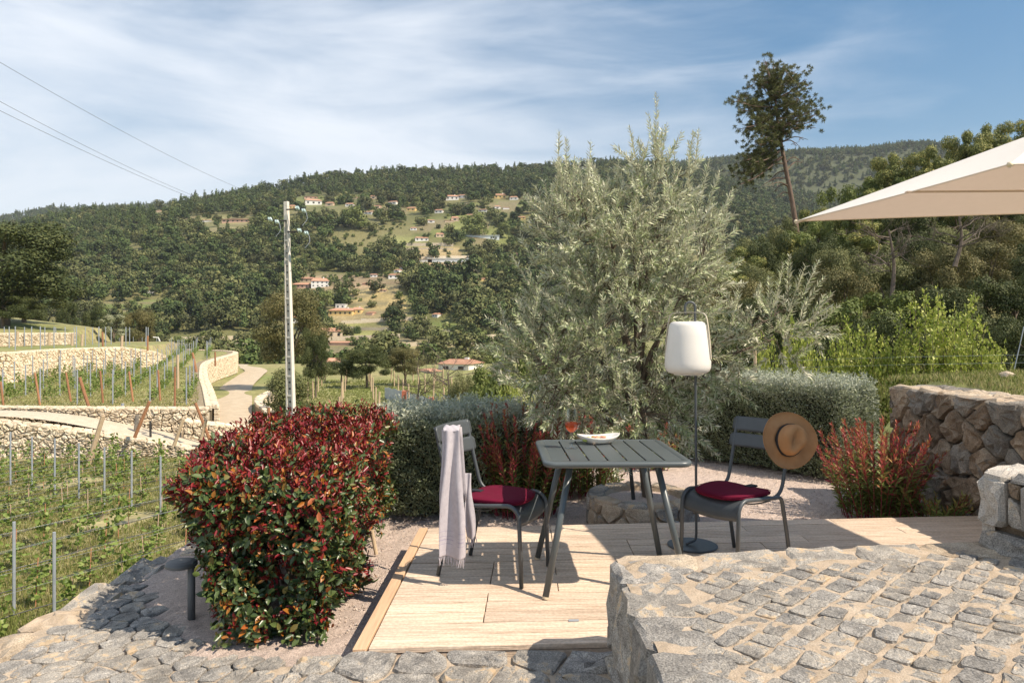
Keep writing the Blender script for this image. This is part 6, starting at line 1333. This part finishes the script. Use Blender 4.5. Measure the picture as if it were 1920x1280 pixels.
specials = [(895, 447, 62, 47, 4), (942, 447, 36, 36, 4), (672, 432, 62, 30, 4), (497, 442, 52, 36, 4), (630, 470, 30, 30, 0), (360, 600, 50, 44, 0), (420, 560, 60, 40, 1), (770, 640, 34, 30, 0), (715, 640, 30, 32, 1), (870, 640, 30, 34, 0), (600, 560, 26, 26, 2), (780, 520, 12, 26, 5), (840, 560, 60, 50, 0), (880, 545, 70, 50, 2), (930, 560, 60, 50, 1), (800, 545, 50, 45, 0), (910, 590, 60, 40, 1), (860, 590, 50, 40, 3)]
for px, py, w, h, k in specials:
    g = ground_at(px, py); s = (w*g.y/F)/(10 if k != 4 else 8); cell.setdefault((int(g.x//12), int(g.y//12)), []).append((g.x, g.y, 5*s)); T.append((g.x, g.y, k, s))
NS = 26000; D_ = 125+(1330-125)*R_.random(NS)**.8; U_ = R_.uniform(-.82, .82, NS)
D_ = np.concatenate([D_, np.repeat(0., 0)]); Xs = U_*D_; Zs = H(Xs, D_); PXs, PYs = pxy(Xs, D_, Zs)
clear = np.zeros(NS, bool)
for P_, c_ in CLEAR: clear |= inpoly(PXs, PYs, P_)
hb = np.zeros(NS, bool)
for (px, py, w, h, d) in HB:
    hb |= (np.abs(PXs-px) < w*.5+5) & (PYs > py-3) & (PYs < py+3+8.*1350/max(d, 120)*.85) & (D_ < d+10) & (D_ > 110)
openf = (wob(Xs, D_, 55, 4.)+.6*wob(Xs, D_, 21, 8.)) > .55
vall = (D_ < 290)
for i in range(NS):
    x, y, u = Xs[i], D_[i], R_.random()
    if hb[i]: continue
    if x > 0 and y < 200 and x/y > .25: continue
    if clear[i] or (openf[i] and PYs[i] > 385 and U_[i] > -.42):
        if u < .55: try_add(x, y, int(R_.choice([6, 7, 7, 6, 1])), R_.uniform(.45, 1.0), 2.2)
        continue
    if vall[i]:
        if u < .75: k = int(R_.choice([0, 1, 4, 6, 6, 7, 7, 3])); try_add(x, y, k, R_.uniform(.45, .8) if k < 5 else R_.uniform(.7, 1.3), 3.2 if k < 5 else 1.8)
        continue
    high = PYs[i] < np.interp(PXs[i], *S1)+45
    k = int(R_.choice([0, 1, 2, 3, 5, 5, 5] if high else [0, 0, 1, 2, 3, 1, 2, 0, 5, 4] if R_.random() < .6 else [0, 1, 2, 3])); s = R_.uniform(.7, 1.25); try_add(x, y, k, s, 4.2*s if k != 5 else 2.6*s)
T.sort(key=lambda q: q[1]/((10 if q[2] < 6 else 4)*q[3]))
zs = H(np.array([q[0] for q in T]), np.array([q[1] for q in T]))
for i, (x, y, k, s) in enumerate(T[:280]):
    o = bpy.data.objects.new(FM[k].name.split('.')[0], FM[k]); COL.objects.link(o); o.location = (x, y, zs[i]-.3); o.rotation_euler = (0, 0, R_.uniform(0, 6.28)); o.scale = (s, s, s*R_.uniform(.85, 1.1)); tag(o, NEARLAB[k], 'tree' if k < 6 else 'bush', 'far hillside: '+NEARLAB[k])
rest = T[280:]; n_ = len(rest); print('far trees', len(T))
# far ridge trees
Xr = R_.uniform(-.8, .8, 7000); Dr = R_.uniform(1330, 1765, 7000); Xr = Xr*Dr; Zr = H(Xr, Dr)
pr2 = np.array([(q[0], q[1], zs[280+i]-.3) for i, q in enumerate(rest)]+[(a, b, c) for a, b, c in zip(Xr, Dr, Zr)])
kk = np.array([q[2] for q in rest]+list(R_.choice([0, 1, 5], len(Xr))), dtype=np.int32); ss = np.array([q[3] for q in rest]+list(R_.uniform(1., 1.5, len(Xr))), dtype=np.float32)
me = bpy.data.meshes.new('far_wood'); me.vertices.add(len(pr2)); me.vertices.foreach_set('co', pr2.astype(np.float32).ravel())
a = me.attributes.new('kk', 'INT', 'POINT'); a.data.foreach_set('value', kk); a = me.attributes.new('ss', 'FLOAT', 'POINT'); a.data.foreach_set('value', ss); a = me.attributes.new('rr', 'FLOAT', 'POINT'); a.data.foreach_set('value', R_.uniform(0, 6.28, len(pr2)).astype(np.float32))
fw = link('far_wood', me, kind='stuff'); tag(fw, 'dense evergreen wood covering the far hillside and ridge', 'wood')
pc = bpy.data.collections.new('wood_kinds')
for i, m_ in enumerate(FM):
    o = bpy.data.objects.new('wood_kind_%s' % 'abcdefgh'[i], m_); pc.objects.link(o)
ng = bpy.data.node_groups.new('scatter_wood', 'GeometryNodeTree'); ng.interface.new_socket('Geometry', in_out='INPUT', socket_type='NodeSocketGeometry'); ng.interface.new_socket('Geometry', in_out='OUTPUT', socket_type='NodeSocketGeometry')
gi, go_ = ng.nodes.new('NodeGroupInput'), ng.nodes.new('NodeGroupOutput'); mp_ = ng.nodes.new('GeometryNodeMeshToPoints'); ip = ng.nodes.new('GeometryNodeInstanceOnPoints'); ci = ng.nodes.new('GeometryNodeCollectionInfo'); ci.inputs['Collection'].default_value = pc; ci.inputs['Separate Children'].default_value = True
ip.inputs['Pick Instance'].default_value = True
def na(n, t):
    q = ng.nodes.new('GeometryNodeInputNamedAttribute'); q.data_type = t; q.inputs['Name'].default_value = n; return q
ak, as_, ar = na('kk', 'INT'), na('ss', 'FLOAT'), na('rr', 'FLOAT'); cx_ = ng.nodes.new('ShaderNodeCombineXYZ'); er = ng.nodes.new('FunctionNodeEulerToRotation')
LK = ng.links.new; LK(gi.outputs[0], mp_.inputs[0]); LK(mp_.outputs[0], ip.inputs['Points']); LK(ci.outputs[0], ip.inputs['Instance']); LK(ak.outputs['Attribute'], ip.inputs['Instance Index']); LK(as_.outputs['Attribute'], ip.inputs['Scale']); LK(ar.outputs['Attribute'], cx_.inputs['Z']); LK(cx_.outputs[0], er.inputs[0]); LK(er.outputs[0], ip.inputs['Rotation']); LK(ip.outputs[0], go_.inputs[0])
gm_ = fw.modifiers.new('scatter', 'NODES'); gm_.node_group = ng
# ---------------------------------------------------------------- haze
HZD = 0.00011
mb = MB().box((0, 1000, 155), (7200, 5000, 0.1)) if False else None
hm = bpy.data.materials.new('haze_air'); hm.use_nodes = True; ht = hm.node_tree; ht.nodes.clear(); ho = ht.nodes.new('ShaderNodeOutputMaterial'); hv = ht.nodes.new('ShaderNodeVolumePrincipled'); hv.inputs['Color'].default_value = (.80, .87, .96, 1); hv.inputs['Density'].default_value = HZD; hv.inputs['Anisotropy'].default_value = .2; ht.links.new(hv.outputs[0], ho.inputs['Volume'])
zb = float(V[:, 2].min()) if False else float(GZ.min())-1.; zt = float(GZ.max())+40
o = MB().box((0, (YS[0]+YS[-1])/2, (zb+zt)/2), (XS[-1]-XS[0]+40, YS[-1]-YS[0]+40, zt-zb)).build('haze', hm, kind='stuff')
tag(o, 'thin blue air haze lying over the valley', 'haze')
